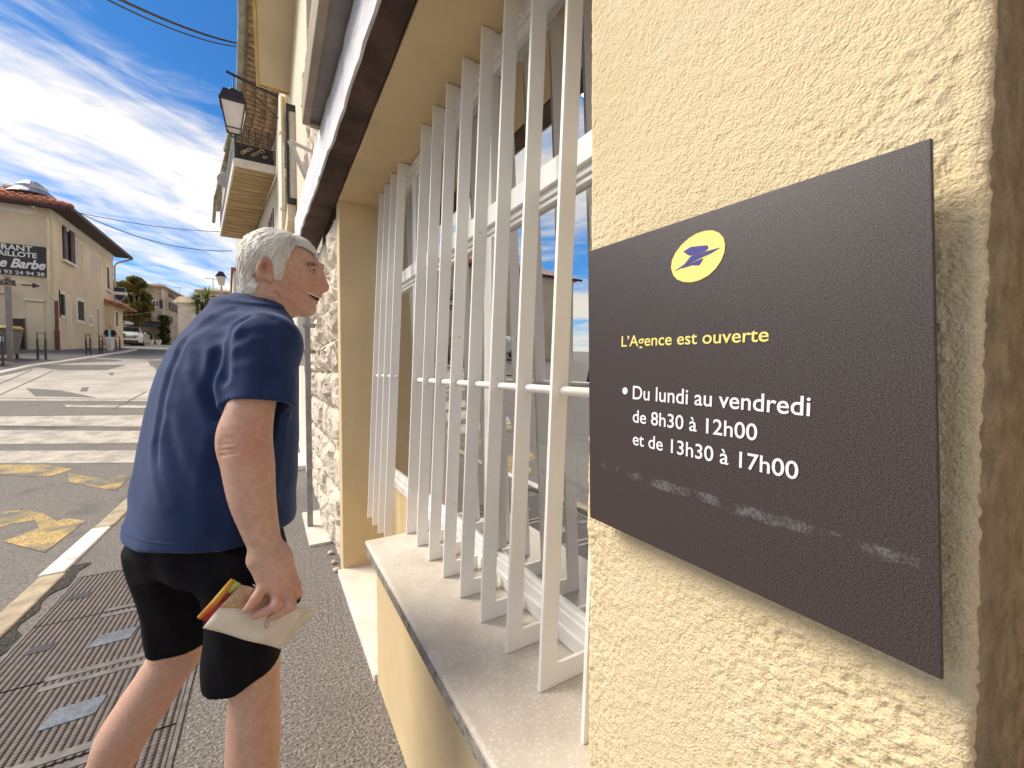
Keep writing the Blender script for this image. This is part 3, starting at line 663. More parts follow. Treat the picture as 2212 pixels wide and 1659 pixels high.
while z < 4.6:
    hgt = r.uniform(.19, .40)
    if LZ-.10 < z < LZ+.22: z = LZ+.25; continue
    z1 = min(z+hgt, LZ-.02) if z < LZ else z+hgt
    y = 3.055 - r.uniform(0, .12)
    while y < 5.25:
        L = r.uniform(.22, .55); sid += 1
        rough_stone(max(y, 3.055)+.008, y+L-.008, z+.008, z1-.008, .432, r.uniform(.025,.07), sid); y += L
    z = z1
# small rubble at the wall foot
for i, (yy, s) in enumerate(((2.99,.025),(3.12,.018),(3.3,.022))):
    MB().lathe((.37, yy, .004), [(s*.5,0),(s,.006),(s*.8,.016),(s*.3,.022)], 7).build('rubble', M['stone'], sw)
# ------------------------------------------------------------------ smooth implicit modelling (for figures)
def smin(a, b, k):
    h = np.maximum(k-np.abs(a-b), 0)/k; return np.minimum(a, b) - h*h*k*.25
def smax(a, b, k): return -smin(-a, -b, k)
def sd_cone(P, a, b, ra, rb):
    a, b = np.asarray(a, np.float32), np.asarray(b, np.float32); ba = b-a; l2 = float(ba@ba)+1e-12
    t = np.clip((P-a)@ba/l2, 0, 1); q = P-a-t[:,None]*ba
    return np.sqrt((q*q).sum(1)) - (ra+(rb-ra)*t)
def sd_chain(P, pts, rad, n=26):
    """limb along a smooth curve through pts with smoothly changing radius"""
    pts = np.asarray(pts, float); t = np.linspace(0, len(pts)-1, n); e = np.vstack([2*pts[0]-pts[1], pts, 2*pts[-1]-pts[-2]]); C = []
    for x in t:
        k = min(int(x), len(pts)-2); f = x-k; a, b, c, d = e[k:k+4]
        C.append(.5*((2*b)+(c-a)*f+(2*a-5*b+4*c-d)*f*f+(3*b-a-3*c+d)*f**3))
    R_ = np.interp(t, np.arange(len(rad)), rad); R_[1:-1] = (R_[:-2]+2*R_[1:-1]+R_[2:])/4; d = None
    for i in range(n-1):
        s = sd_cone(P, C[i], C[i+1], R_[i], R_[i+1]); d = s if d is None else np.minimum(d, s)
    return d
def sd_ell(P, c, r, rot=None):
    q = P-np.asarray(c, np.float32)
    if rot is not None: q = q@np.asarray(rot, np.float32)
    r = np.asarray(r, np.float32); k0 = np.sqrt(((q/r)**2).sum(1)); k1 = np.sqrt(((q/(r*r))**2).sum(1))+1e-9
    return k0*(k0-1)/k1
def sd_plane(P, c, n):
    n = np.asarray(n, float); n = n/np.linalg.norm(n); return (P-np.asarray(c, np.float32))@n.astype(np.float32)
def rot_y(a): c, s = math.cos(a), math.sin(a); return np.array([[c,0,s],[0,1,0],[-s,0,c]])
def rot_z(a): c, s = math.cos(a), math.sin(a); return np.array([[c,-s,0],[s,c,0],[0,0,1]])
def sd_loft(P, zs, cx, cy, a, b, ang, pw=2.0):
    """stack of superellipses: half axes a (along direction ang) and b (across it) at heights zs"""
    z = P[:,2]; CX, CY, A, B = (np.interp(z, zs, v) for v in (cx, cy, a, b))
    c, s = math.cos(ang), math.sin(ang); dx, dy = P[:,0]-CX, P[:,1]-CY
    u, v = np.abs(dx*c+dy*s), np.abs(-dx*s+dy*c)
    d = ((u/A)**pw+(v/B)**pw)**(1/pw)
    d = (d-1)*np.minimum(A, B)
    return np.maximum(d, np.maximum(zs[0]-z, z-zs[-1]))
def sd_poly2(x, z, poly):
    poly = np.asarray(poly, np.float64); d = np.full(x.shape, 1e9); s = np.ones(x.shape); n = len(poly)
    for i in range(n):
        a, b = poly[i], poly[i-1]; ex, ez = b-a; wx, wz = x-a[0], z-a[1]
        t = np.clip((wx*ex+wz*ez)/(ex*ex+ez*ez+1e-12), 0, 1); d = np.minimum(d, (wx-ex*t)**2+(wz-ez*t)**2)
        c1, c2, c3 = z >= a[1], z < b[1], ex*wz > ez*wx
        s = np.where((c1&c2&c3)|(~c1&~c2&~c3), -s, s)
    return s*np.sqrt(d)
def surface(fn, lo, hi, h):
    """naive surface nets over a signed distance function"""
    lo, hi = np.asarray(lo, float), np.asarray(hi, float); n = np.ceil((hi-lo)/h).astype(int)+1
    ax = [lo[i]+h*np.arange(n[i]) for i in range(3)]
    F = np.empty(n, np.float32)
    for i0 in range(0, n[0], 24):
        g = np.stack(np.meshgrid(ax[0][i0:i0+24], ax[1], ax[2], indexing='ij'), -1).reshape(-1, 3).astype(np.float32)
        F[i0:i0+24] = fn(g).reshape(-1, n[1], n[2])
    F[0] = F[-1] = 1; F[:,0] = F[:,-1] = 1; F[:,:,0] = F[:,:,-1] = 1
    I = F < 0; cnt = np.zeros(n-1, np.int8); cor = [(a,b,c) for a in (0,1) for b in (0,1) for c in (0,1)]
    for a,b,c in cor: cnt += I[a:n[0]-1+a, b:n[1]-1+b, c:n[2]-1+c]
    act = np.argwhere((cnt > 0)&(cnt < 8)); vid = -np.ones(n-1, np.int32); vid[tuple(act.T)] = np.arange(len(act))
    val = np.stack([F[act[:,0]+a, act[:,1]+b, act[:,2]+c] for a,b,c in cor], 1)
    sm = np.zeros((len(act), 3)); ct = np.zeros(len(act))
    for i, p in enumerate(cor):
        for j, q in enumerate(cor):
            if j <= i or sum(abs(p[k]-q[k]) for k in range(3)) != 1: continue
            fa, fb = val[:,i], val[:,j]; cr_ = (fa < 0) != (fb < 0); t = np.where(cr_, fa/np.where(fa-fb == 0, 1, fa-fb), 0)
            pt = np.array(p)+t[:,None]*(np.array(q)-np.array(p)); sm += pt*cr_[:,None]; ct += cr_
    V = lo+h*(act+sm/ct[:,None]); Q = []
    for d in range(3):
        e1, e2 = (d+1)%3, (d+2)%3
        s0 = [slice(None)]*3; s1 = [slice(None)]*3; s0[d] = slice(0, n[d]-1); s1[d] = slice(1, n[d])
        ed = np.argwhere(I[tuple(s0)] != I[tuple(s1)]); flip = I[tuple(s0)][tuple(ed.T)]
        ok = (ed[:,e1] > 0)&(ed[:,e2] > 0)&(ed[:,e1] < n[e1]-1)&(ed[:,e2] < n[e2]-1); ed, flip = ed[ok], flip[ok]
        def cell(o1, o2): c = ed.copy(); c[:,e1] += o1; c[:,e2] += o2; return vid[tuple(c.T)]
        q = np.stack([cell(-1,-1), cell(0,-1), cell(0,0), cell(-1,0)], 1)
        q[~flip] = q[~flip][:, ::-1]; Q.append(q)
    return V, np.concatenate(Q)
def joined(parts):
    V, Q, o = [], [], 0
    for v, q in parts: V.append(v); Q.append(q+o); o += len(v)
    return np.concatenate(V), np.concatenate(Q)
def fig(name, VQ, m, parent, **kw): return link(name, np_mesh(name, *VQ), m, parent, smooth=True, fixn=False, **kw)

# ------------------------------------------------------------------ the man at the window
M['skin'] = mat('weathered_skin', (.65,.41,.305), .5, .10, 70, col2=(.57,.33,.235), lo=.35, hi=.7, sub=.12, bump=.25, bscale=260, bdist=.002, spec=.4)
overlay(M['skin'], (.55,.27,.185), 22, .50, .74, fac=.4)
N_, L_, P_ = nodes(M['skin']); src = P_.inputs['Base Color'].links[0].from_socket
at_n = N_.new('ShaderNodeVertexColor'); at_n.layer_name = 'tone'
mx = N_.new('ShaderNodeMix'); mx.data_type = 'RGBA'; mx.blend_type = 'MULTIPLY'; mx.inputs['Factor'].default_value = 1
L_.new(src, mx.inputs['A']); L_.new(at_n.outputs['Color'], mx.inputs['B']); L_.new(mx.outputs['Result'], P_.inputs['Base Color'])
M['shirt'] = mat('navy_cotton', (.013,.030,.098), .85, .12, 16, bump=.35, bscale=900, bdist=.0012, spec=.25)
N_, L_, P_ = nodes(M['shirt']); P_.inputs['Sheen Weight'].default_value = .25; P_.inputs['Sheen Roughness'].default_value = .5; P_.inputs['Sheen Tint'].default_value = (.55,.65,1,1)
bump_add(M['shirt'], 9, .35, .012, detail=3)
M['shorts'] = mat('black_jersey', (.006,.005,.007), .9, .2, 30, bump=.3, bscale=600, bdist=.001, spec=.2)
M['hair'] = mat('white_hair', (.96,.925,.87), .6, .03, 60, spec=.5)
M['brow'] = mat('greying_brow', (.36,.22,.13), .7, .2, 60)
M['teeth'] = mat('teeth', (.75,.68,.56), .3, .03, 30)
M['eye'] = mat('eye_white', (.58,.50,.46), .25, .05, 30)
M['iris'] = mat('grey_blue_iris', (.10,.13,.16), .2, .2, 300); M['mouth'] = mat('mouth_dark', (.05,.012,.012), .6, .1, 30)
man = thing('person', (-.05, 1.34, 0), 'white-haired person in navy t-shirt and black shorts leaning towards the barred window', 'person')
YM = 1.38
def Q3(x, y, Y=YM): return at(x, y, Y=Y)
HA = math.radians(28)                                  # body heading, from +X towards +Y
hdir = np.array([math.cos(HA), math.sin(HA), 0]); rdir = np.array([math.sin(HA), -math.cos(HA), 0])
YH = 1.39
def h(px, py, dy=0.0): return at(px, py, Y=YH+dy)
# --- head and neck
def mirror(p): return np.array([p[0], 2*YH-p[1], p[2]])
def f_head(P):
    d = sd_ell(P, h(600,573), (.083,.073,.084))
    d = smin(d, sd_ell(P, h(641,571), (.053,.058,.058)), .03)
    d = smin(d, sd_ell(P, h(645,618), (.040,.054,.058)), .03)
    d = smin(d, sd_ell(P, h(628,650), (.046,.046,.034)), .03)
    for sgn in (-1, 1):
        m_ = (lambda p: p) if sgn < 0 else mirror
        d = smin(d, sd_cone(P, m_(h(597,628,-.052)), m_(h(662,668,-.017)), .024, .019), .022)
        d = smin(d, sd_ell(P, m_(h(652,611,-.046)), (.023,.018,.024)), .02)
        d = smin(d, sd_cone(P, m_(h(671,567,-.046)), m_(h(694,576,-.012)), .008, .010), .014)
    d = smin(d, sd_ell(P, h(668,668), (.017,.020,.016)), .016)
    d = smin(d, sd_ell(P, h(681,633), (.017,.026,.018)), .014)
    # eye sockets
    for sgn in (-1, 1):
        m_ = (lambda p: p) if sgn < 0 else mirror
        d = smax(d, -sd_ell(P, m_(h(678,584,-.056)), (.018,.018,.010)), .010)
        d = smin(d, sd_cone(P, m_(h(657,581,-.051)), m_(h(684,578.5,-.034)), .0056, .0062), .005)
        d = smin(d, sd_cone(P, m_(h(657,587,-.051)), m_(h(682,592,-.036)), .0048, .0056), .006)
    # nose
    d = smin(d, sd_cone(P, h(684,592), h(684,622), .014, .017), .016)
    d = smin(d, sd_ell(P, h(688,608), (.016,.019,.024)), .014)
    d = smin(d, sd_cone(P, h(693,592), h(700,617), .0085, .0125), .012)
    d = smin(d, sd_ell(P, h(699,622), (.0140,.0135,.0120)), .010)
    for sgn in (-1, 1):
        m_ = (lambda p: p) if sgn < 0 else mirror
        d = smin(d, sd_ell(P, m_(h(689,625,-.011)), (.0105,.0075,.0085)), .007)
        d = smax(d, -sd_ell(P, m_(h(694,632.5,-.010)), (.0065,.004,.0035)), .003)
    # smile: cheek fold, lips, open mouth
    for sgn in (-1, 1):
        m_ = (lambda p: p) if sgn < 0 else mirror
        d = smax(d, -sd_cone(P, m_(h(680,618,-.031)), m_(h(655,640,-.056)), .0025, .0030), .008)
        d = smax(d, -sd_cone(P, m_(h(648,588,-.061)), m_(h(636,580,-.068)), .0012, .0012), .005)
        d = smax(d, -sd_cone(P, m_(h(648,594,-.062)), m_(h(634,594,-.068)), .0012, .0012), .005)
        d = smax(d, -sd_cone(P, m_(h(648,600,-.064)), m_(h(634,607,-.068)), .0012, .0012), .005)
        d = smin(d, sd_cone(P, m_(h(660,628,-.040)), m_(h(690,639,-.002)), .0045, .0065), .006)
        d = smin(d, sd_cone(P, m_(h(660,636,-.040)), m_(h(681,653,-.002)), .0045, .0070), .006)
        d = smax(d, -sd_cone(P, m_(h(661,631.5,-.050)), m_(h(689,646,-.004)), .0025, .0062), .003)
        # ear
        R = rot_y(math.radians(20))@rot_z(math.radians(-14*sgn)) if sgn < 0 else rot_y(math.radians(20))@rot_z(math.radians(14))
        e = sd_ell(P, m_(h(571,580,-.082)), (.0185,.0085,.033), R)
        e = smax(e, -sd_ell(P, m_(h(572.5,577,-.0965)), (.0132,.0125,.0250), R), .003)
        e = smin(e, sd_cone(P, m_(h(577,570,-.084)), m_(h(573,586,-.084)), .0022, .0024), .003)
        e = smin(e, sd_ell(P, m_(h(582,602,-.078)), (.0095,.007,.010)), .008)
        e = smin(e, sd_ell(P, m_(h(584,588,-.078)), (.0055,.006,.008)), .006)
        d = smin(d, e, .007)
    # neck
    d = smin(d, sd_cone(P, h(574,634), h(540,712), .056, .070), .03)
    d = smin(d, sd_ell(P, h(606,668), (.040,.044,.030)), .03)
    d = smin(d, sd_cone(P, h(588,618,-.060), h(622,694,-.040), .008, .010), .018)
    d = smax(d, -sd_cone(P, h(583,622,-.075), h(606,694,-.078), .003, .004), .016)
    d = smax(d, -sd_cone(P, h(597,632,-.070), h(618,680,-.060), .0016, .002), .010)
    return d
head = surface(f_head, h(500,492)-np.array([.02,.115,0]), h(716,492)+np.array([.01,.115,.01]), .0024) if False else surface(f_head, (h(500,720)[0]-.03, YH-.115, h(540,735)[2]), (h(716,600)[0]+.012, YH+.115, h(600,488)[2]), .0023)
# --- right arm and hand (nearest the viewer)
sh, el, fm, wr = Q3(578,742,1.20), Q3(531,955,1.155), Q3(545,1040,1.135), Q3(583,1198,1.105)
def f_arm(P):
    d = sd_chain(P, [sh, Q3(550,853,1.172), Q3(537,904,1.164), Q3(532,955,1.155), Q3(537,1006,1.145), Q3(545,1071,1.13), Q3(559,1130,1.12), Q3(574,1180,1.11), Q3(581,1208,1.105)],
                 [.036,.0485,.0525,.055,.0545,.0485,.040,.033,.029], 34)
    d = smin(d, sd_ell(P, Q3(497,952,1.160), (.020,.028,.040)), .03)
    d = smin(d, sd_cone(P, Q3(566,1195,1.105), Q3(604,1195,1.103), .024, .024), .015)
    for yy in (930, 941, 951, 960, 970, 981):
        d = smax(d, -sd_cone(P, Q3(474,yy+3,1.125), Q3(516,yy-4+(yy%3)*3,1.098), .0020, .0010), .006)
    d = smin(d, sd_ell(P, Q3(551,1207,1.10), (.012,.012,.012)), .012)
    for q, yy in enumerate((1214,1222,1230,1239)):
        d = smax(d, -sd_cone(P, Q3(552,yy,1.070), Q3(600,yy-10-q,1.066), .0016, .0010), .005)
    # back of the hand
    for a, b, ra, rb in ((Q3(560,1212,1.10), Q3(572,1262,1.085), .022, .015), (Q3(582,1212,1.098), Q3(596,1272,1.080), .024, .016),
                         (Q3(600,1212,1.098), Q3(618,1276,1.080), .022, .015), (Q3(612,1215,1.10), Q3(636,1264,1.090), .020, .014)):
        d = smin(d, sd_cone(P, a, b, ra, rb), .018)
    fs = (((570,1264,1.082),(553,1293,1.066),(533,1317,1.071),.0125,.0108,.0085),
          ((596,1276,1.077),(598,1307,1.055),(550,1330,1.068),.0130,.0118,.0092),
          ((620,1280,1.077),(627,1309,1.056),(586,1335,1.068),.0130,.0116,.0090),
          ((637,1266,1.088),(643,1282,1.088),(640,1296,1.104),.0125,.0112,.0095))
    for k, b, t, r0, r1, r2 in fs:
        f = smin(sd_cone(P, Q3(*k), Q3(*b), r0, r1), sd_cone(P, Q3(*b), Q3(*t), r1, r2), .006)
        f = smax(f, -sd_cone(P, Q3(b[0]-10,b[1],b[2]-.0125), Q3(b[0]+10,b[1],b[2]-.0125), .0012, .0012), .004)
        d = smin(d, f, .006)
    # thumb behind the packet
    f = smin(sd_cone(P, Q3(612,1222,1.118), Q3(606,1265,1.128), .018, .0135), sd_cone(P, Q3(606,1265,1.128), Q3(578,1296,1.124), .0135, .010), .008)
    return smin(d, f, .012)
arm_lo = np.minimum(np.minimum(sh, wr), Q3(500,1350,1.13)); 
arm_up = surface(f_arm, (Q3(455,900,1.16)[0], 1.04, wr[2]-.005), (Q3(650,800,1.2)[0]+.04, 1.29, sh[2]+.07), .0042)
f_hand = lambda P: np.maximum(f_arm(P), P[:,2]-(wr[2]+.022))
hand = surface(f_hand, (Q3(515,1300,1.08)[0], 1.03, Q3(560,1355,1.05)[2]), (Q3(665,1250,1.1)[0], 1.165, wr[2]+.03), .0019)
f_armc = lambda P: np.maximum(f_arm(P), (wr[2]+.010)-P[:,2])
arm_up = surface(f_armc, (Q3(455,900,1.16)[0], 1.04, wr[2]-.005), (Q3(650,800,1.2)[0]+.04, 1.29, sh[2]+.07), .0042)
# --- legs
kR, kL = Q3(545,1440,1.25), Q3(372,1425,1.50)
anR = np.array([Q3(545,1659,1.22)[0]+.005, 1.22, .085]); 
cL = Q3(245,1659,1.52); anL = np.array([cL[0]-.135, 1.50, .13])
hipR, hipL = Q3(520,1180,1.27), Q3(400,1180,1.47)
def f_legs(P):
    d = sd_chain(P, [hipR, Q3(548,1400,1.25), Q3(551,1471,1.245), Q3(549,1529,1.24), Q3(548,1587,1.238), Q3(546,1659,1.23), (anR+Q3(546,1659,1.23))/2, anR], [.08,.060,.0565,.0595,.0615,.0605,.050,.038], 34)
    for sx in (505, 580): d = smax(d, -sd_cone(P, Q3(sx,1440,1.185), Q3(sx+2,1500,1.18), .004, .003), .02)
    d = np.minimum(d, sd_chain(P, [hipL, Q3(385,1390,1.49), Q3(362,1442,1.50), Q3(311,1522,1.51), Q3(264,1595,1.515), Q3(236,1657,1.515), (anL+Q3(236,1657,1.515))/2, anL], [.08,.064,.060,.0625,.061,.053,.043,.037], 34))
    d = smax(d, -sd_cone(P, Q3(395,1440,1.435), Q3(330,1540,1.425), .004, .003), .02)
    d = smin(d, sd_cone(P, anR, (anR[0]+.11, anR[1]+.02, .045), .036, .030), .03)
    d = smin(d, sd_cone(P, anL, (anL[0]+.10, anL[1]+.02, .05), .036, .030), .03)
    return d
legs = surface(f_legs, (anL[0]-.08, 1.08, .005), (hipR[0]+.22, 1.64, Q3(500,1330,1.3)[2]), .0055)
# --- hidden left arm, carried in front of the body
shL, elL, wrL = Q3(545,742,1.56), Q3(540,930,1.60), Q3(530,1050,1.54)
def f_larm(P):
    d = smin(sd_cone(P, shL, elL, .055, .045), sd_cone(P, elL, wrL, .044, .030), .03)
    d = smin(d, sd_ell(P, wrL+np.array([.02,-.02,-.05]), (.035,.022,.05)), .02)
    for k in range(4): d = smin(d, sd_cone(P, wrL+np.array([.0+.014*k,-.03,-.09]), wrL+np.array([.004+.013*k,-.045,-.135]), .0095, .008), .004)
    return smin(d, sd_cone(P, wrL+np.array([-.005,-.02,-.04]), wrL+np.array([-.03,-.05,-.08]), .012, .009), .008)
larm = surface(f_larm, (elL[0]-.12, 1.44, wrL[2]-.16), (elL[0]+.16, 1.69, shL[2]+.07), .008)
body = joined([head, arm_up, hand, legs, larm])
bo = fig('body', body, M['skin'], man)
# skin tone: redder nose, cheeks, ear; shade painted into the ear hollow; darker lids and brow
V = body[0]; tone = np.ones((len(V), 4), np.float32)
def blush_shade(c, r, col, s=1.0):
    w = np.exp(-(((V-np.asarray(c))/r)**2).sum(1))*s; tone[:, :3] *= 1-w[:,None]*(1-np.array(col))
blush_shade(h(702,620), (.022,.022,.02), (1.0,.72,.74)); blush_shade(h(650,612,-.06), (.035,.03,.03), (1.0,.84,.84)); blush_shade(h(571,572,-.085), (.02,.03,.025), (.92,.74,.70)); blush_shade(h(572,576,-.086), (.009,.02,.017), (.60,.48,.45))
blush_shade(h(620,650,-.05), (.03,.05,.03), (.95,.86,.84)); blush_shade(h(676,586,-.045), (.013,.02,.009), (.74,.60,.56)); blush_shade(h(676,571,-.045), (.018,.02,.006), (.70,.58,.50)); blush_shade(h(676,642,-.03), (.02,.03,.012), (.95,.72,.72))
blush_shade(Q3(545,960,1.1), (.05,.06,.05), (1.0,.84,.82)); blush_shade(Q3(590,1300,1.06), (.07,.04,.03), (1.0,.88,.88))
ca = bo.data.color_attributes.new('tone', 'FLOAT_COLOR', 'POINT'); ca.data.foreach_set('color', tone.ravel())
# face details
ec = h(671,584.5,-.0318)
MB().lathe(ec, [(.0005,-.0135),(.006,-.0118),(.0105,-.008),(.0133,0),(.0105,.008),(.002,.0132)], 16, 'y').build('eyeball', M['eye'], man, smooth=True)
fig('iris', surface(lambda P: sd_ell(P, ec+np.array([.0075,-.0088,.0005]), (.0040,.0046,.0045)), ec-.002-np.array([.006,.022,.01]), ec+.024, .0009), M['iris'], man)
fig('teeth', surface(lambda P: np.minimum(sd_cone(P, h(662.5,630.5,-.043), h(688,642.5,-.006), .0022, .0040), sd_cone(P, h(690,642,0), h(689,642,.01), .004, .004)), h(655,650)-np.array([0,.06,.01]), h(695,622)+np.array([0,.02,.01]), .0012), M['teeth'], man)
fig('mouth_cavity', surface(lambda P: sd_cone(P, h(663,633,-.030), h(683,645,-.004), .008, .009), h(650,660)-np.array([0,.05,0]), h(695,622)+np.array([0,.02,.005]), .002), M['mouth'], man)
# --- hair: a thick cap cut to the hairline, with strands combed from the parting
hp = [(699,549),(691,537),(668,526),(645,521),(628,525),(619,543),(611,562),(604,585),(597,606),(590,601),(586,580),(583,560),(568,549),(553,555),(548,580),(553,606),(560,622),(545,632),(522,644),(508,640),(485,560),(510,485),(570,470),(650,472),(705,515)]
hpoly = [h(x,y,-.075)[[0,2]] for x, y in hp]
def f_scalp(P):
    d = sd_ell(P, h(600,573), (.083,.073,.084)); d = smin(d, sd_ell(P, h(641,571), (.053,.058,.058)), .03)
    return smin(d, sd_cone(P, h(572,630), h(558,680), .050, .046), .03)
part_pt = h(628,498)[[0,2]]
def flow(p):
    v = np.array([p[0]-part_pt[0], 0, p[2]-part_pt[1]]); v /= np.linalg.norm(v)+1e-6
    v = v + np.array([-.15, 0, -.35 if p[0] < h(600,500)[0] else -.05]); s_ = np.sign(p[1]-YH) or -1
    v[1] = s_*.5*max(0, 1-abs(p[1]-YH)/.06); return v/np.linalg.norm(v)
def hair_th(P, sp_):
    full = np.interp(P[:,0], [h(520,520)[0], h(570,520)[0], h(640,520)[0], h(695,520)[0]], [.015,.0165,.0115,.0065])
    return full*np.clip(-sp_/.022, .06, 1)**.6
def f_hair(P):
    X_, Z_ = P[:,0], P[:,2]
    ang = np.arctan2(Z_-part_pt[1], X_-part_pt[0]); rad = np.hypot(Z_-part_pt[1], X_-part_pt[0])
    groove = .0016*np.sin(ang*34+np.sin(rad*60)*1.1+P[:,1]*40) + .0012*np.sin(ang*71+rad*30+P[:,1]*90)
    sp_ = sd_poly2(X_, Z_, hpoly) + .0030*np.sin(ang*47)+.002*np.sin(ang*91)
    th_ = hair_th(P, sp_)
    d = f_scalp(P) - th_ - groove*np.clip(th_/.01, 0, 1)
    return smax(d, sp_, .004)
hairV = surface(f_hair, (h(495,560)[0]-.01, YH-.1, h(540,655)[2]), (h(705,540)[0]+.01, YH+.1, h(600,482)[2]), .0026)
hr = fig('hair', hairV, M['hair'], man)
strands = MB(); r = np.random.default_rng(3); HV = hairV[0]
near = HV[HV[:,1] < YH+.03]; pick = near[r.choice(len(near), 5200)]
def scalp1(p): return float(f_hair(np.array([p], np.float32))[0])
E_ = np.eye(3)*.002
lift = (r.random(len(pick)) < .14).astype(float); paths = pick.copy()[:, None, :]; cur = pick.copy(); n_step = 7
for s_ in range(n_step):
    g = np.stack([f_scalp((cur+E_[k]).astype(np.float32))-f_scalp((cur-E_[k]).astype(np.float32)) for k in range(3)], 1); g /= np.linalg.norm(g, axis=1)[:,None]+1e-9
    fl = np.array([flow(p) for p in cur]) + r.normal(0, .10, cur.shape)
    fl -= g*(fl*g).sum(1)[:,None]; fl /= np.linalg.norm(fl, axis=1)[:,None]+1e-9
    cur = cur + fl*.0075; off = f_scalp(cur.astype(np.float32)); tgt = hair_th(cur, sd_poly2(cur[:,0], cur[:,2], hpoly)) + .0012+.0035*r.random(len(cur)) + .006*lift*(s_/6.)
    cur = cur - g*(off-tgt)[:,None]*.5; paths = np.concatenate([paths, cur[:, None, :]], 1)
ok = sd_poly2(paths[:,:,0].ravel(), paths[:,:,2].ravel(), hpoly).reshape(paths.shape[:2])
for pth, o_ in zip(paths, ok):
    k = int(np.argmax(o_ > .011)) if (o_ > .011).any() else len(pth)
    if k >= 4: strands.tube(pth[:k], [.0009]*(k-1)+[.0003], 3, cap=False)
strands.build('hair_strands', M['hair'], hr, smooth=True, fixn=False, kind='stuff')
bs = MB()
for i in range(420):
    t = r.random(); p0 = h(664+27*t, 570+5*t-3*math.sin(t*3), -.064+.050*t)+r.normal(0, .0020, 3); bs.tube([p0, p0+np.array([.007,-.001,-.003*(.3+t)])+r.normal(0,.001,3)], [.0010,.0003], 3, cap=False)
bs.build('eyebrow', M['brow'], man, kind='stuff', fixn=False)

# --- t-shirt
rows = [(668,478,604),(690,432,628),(720,398,634),(760,366,638),(800,346,640),(850,330,640),(950,306,642),(1050,284,640),(1110,273,637),(1200,258,634)]
zs, cxs, cys, aa, bb = [], [], [], [], []
for py, l, r_ in rows[::-1]:
    A, B = Q3(l, py, 1.42), Q3(r_, py, 1.33); zs.append(Q3((l+r_)/2, py, 1.37)[2]); cxs.append((A[0]+B[0])/2); ext = (B[0]-A[0])/2
    ratio = .74; b_ = ext/math.sqrt((math.sin(HA)/ratio)**2+math.cos(HA)**2); bb.append(b_/ratio); aa.append(b_); cys.append(1.375)
bb = [min(v, .215) for v in bb]; cys = list(np.interp(zs, [zs[0], zs[-1]], [1.375, 1.385]))
HZ = Q3(450,1183,1.20)[2]
FOLDS = []
def fold(pts, w, dpt): FOLDS.append(([Q3(*p) for p in pts], w, dpt))
# creases (negative = groove) read from the cloth
fold([(492,705,1.17),(478,760,1.16),(482,815,1.16)], .014, .009)
fold([(500,700,1.17),(540,690,1.18),(590,700,1.16),(622,722,1.16)], .012, .008)
fold([(505,735,1.15),(545,715,1.13),(600,720,1.12)], .010, .005); fold([(498,775,1.14),(540,765,1.11),(590,765,1.10)], .012, .005)
fold([(468,760,1.20),(455,840,1.2),(478,900,1.19)], .014, .007); fold([(372,900,1.26),(400,1010,1.21),(440,1060,1.19)], .018, .004)
fold([(395,740,1.3),(352,860,1.28),(345,960,1.27),(378,1080,1.22)], .014, .007); fold([(415,740,1.24),(430,820,1.2),(470,900,1.18)], .016, .006)
fold([(330,900,1.38),(312,1020,1.37),(300,1150,1.36)], .012, .005); fold([(480,960,1.17),(462,1060,1.16),(470,1150,1.16)], .018, .006)
fold([(440,700,1.28),(500,690,1.22),(550,684,1.2)], .016, .004); fold([(620,900,1.2),(612,1000,1.19),(600,1090,1.19)], .012, .006)
fold([(390,730,1.3),(440,690,1.27),(500,668,1.27)], .014, .004)
def folds(P):
    out = np.zeros(len(P), np.float32)
    for pts, w, dpt in FOLDS:
        dm = np.full(len(P), 9., np.float32)
        for a, b in zip(pts[:-1], pts[1:]): dm = np.minimum(dm, sd_cone(P, a, b, 0, 0))
        x = dm/w; out += dpt*(np.exp(-x*x) - .55*np.exp(-(x-1.6)**2))
    return out
slA, slB = Q3(575,748,1.20), Q3(560,872,1.17); sd_ = (slB-slA)/np.linalg.norm(slB-slA)
lsA, lsB = Q3(545,752,1.56), Q3(555,872,1.60)
def f_shirt(P, hollow=True):
    d = sd_loft(P, zs, cxs, cys, aa, bb, HA, 2.3)
    ctr = np.array([np.interp(Q3(540,720)[2], zs, cxs), 1.38, 0])
    d = smin(d, sd_cone(P, Q3(585,738,1.215), Q3(535,738,1.55), .070, .070), .05)        # shoulder yoke
    d = smin(d, sd_cone(P, Q3(520,700,1.38), Q3(568,664,1.39), .085, .064), .05)         # up to the neck
    s = sd_cone(P, Q3(576,748,1.20), Q3(564,900,1.165), .070, .074)
    s = np.maximum(s, sd_plane(P, slB, sd_+np.array([0,0,0])))
    d = smin(d, s, .035)
    s2 = np.maximum(sd_cone(P, lsA, Q3(557,900,1.61), .072, .074), sd_plane(P, lsB, lsB-lsA)); d = smin(d, s2, .035)
    d = d + folds(P)*.8 + .0014*np.sin(P[:,0]*41+P[:,2]*23+2*np.sin(P[:,2]*13))*np.sin(P[:,1]*29+P[:,2]*9)
    d = d + .0022*np.sin(P[:,2]*55+P[:,0]*30)*np.clip((HZ+.25-P[:,2])/.25, 0, 1)
    if hollow:
        d = smax(d, -sd_cone(P, slB-sd_*.004+np.array([.002,0,0]), slB+sd_*.06+np.array([.002,0,0]), .060, .066), .003)
        d = smax(d, -(sd_cone(P, Q3(578,640,1.39), Q3(548,672,1.39), .064, .062)), .006)       # neck opening
    d = smax(d, HZ + .004*np.sin(P[:,0]*25) - P[:,2], .006)
    return smax(d, -sd_ell(P, np.array([np.interp(HZ, zs, cxs), 1.375, HZ-.01]), (.155,.165,.05)), .004)
shirtV = surface(f_shirt, (Q3(250,1190,1.42)[0]-.03, 1.05, HZ-.01), (Q3(650,800,1.3)[0]+.05, 1.72, Q3(560,625,1.39)[2]), .0048)
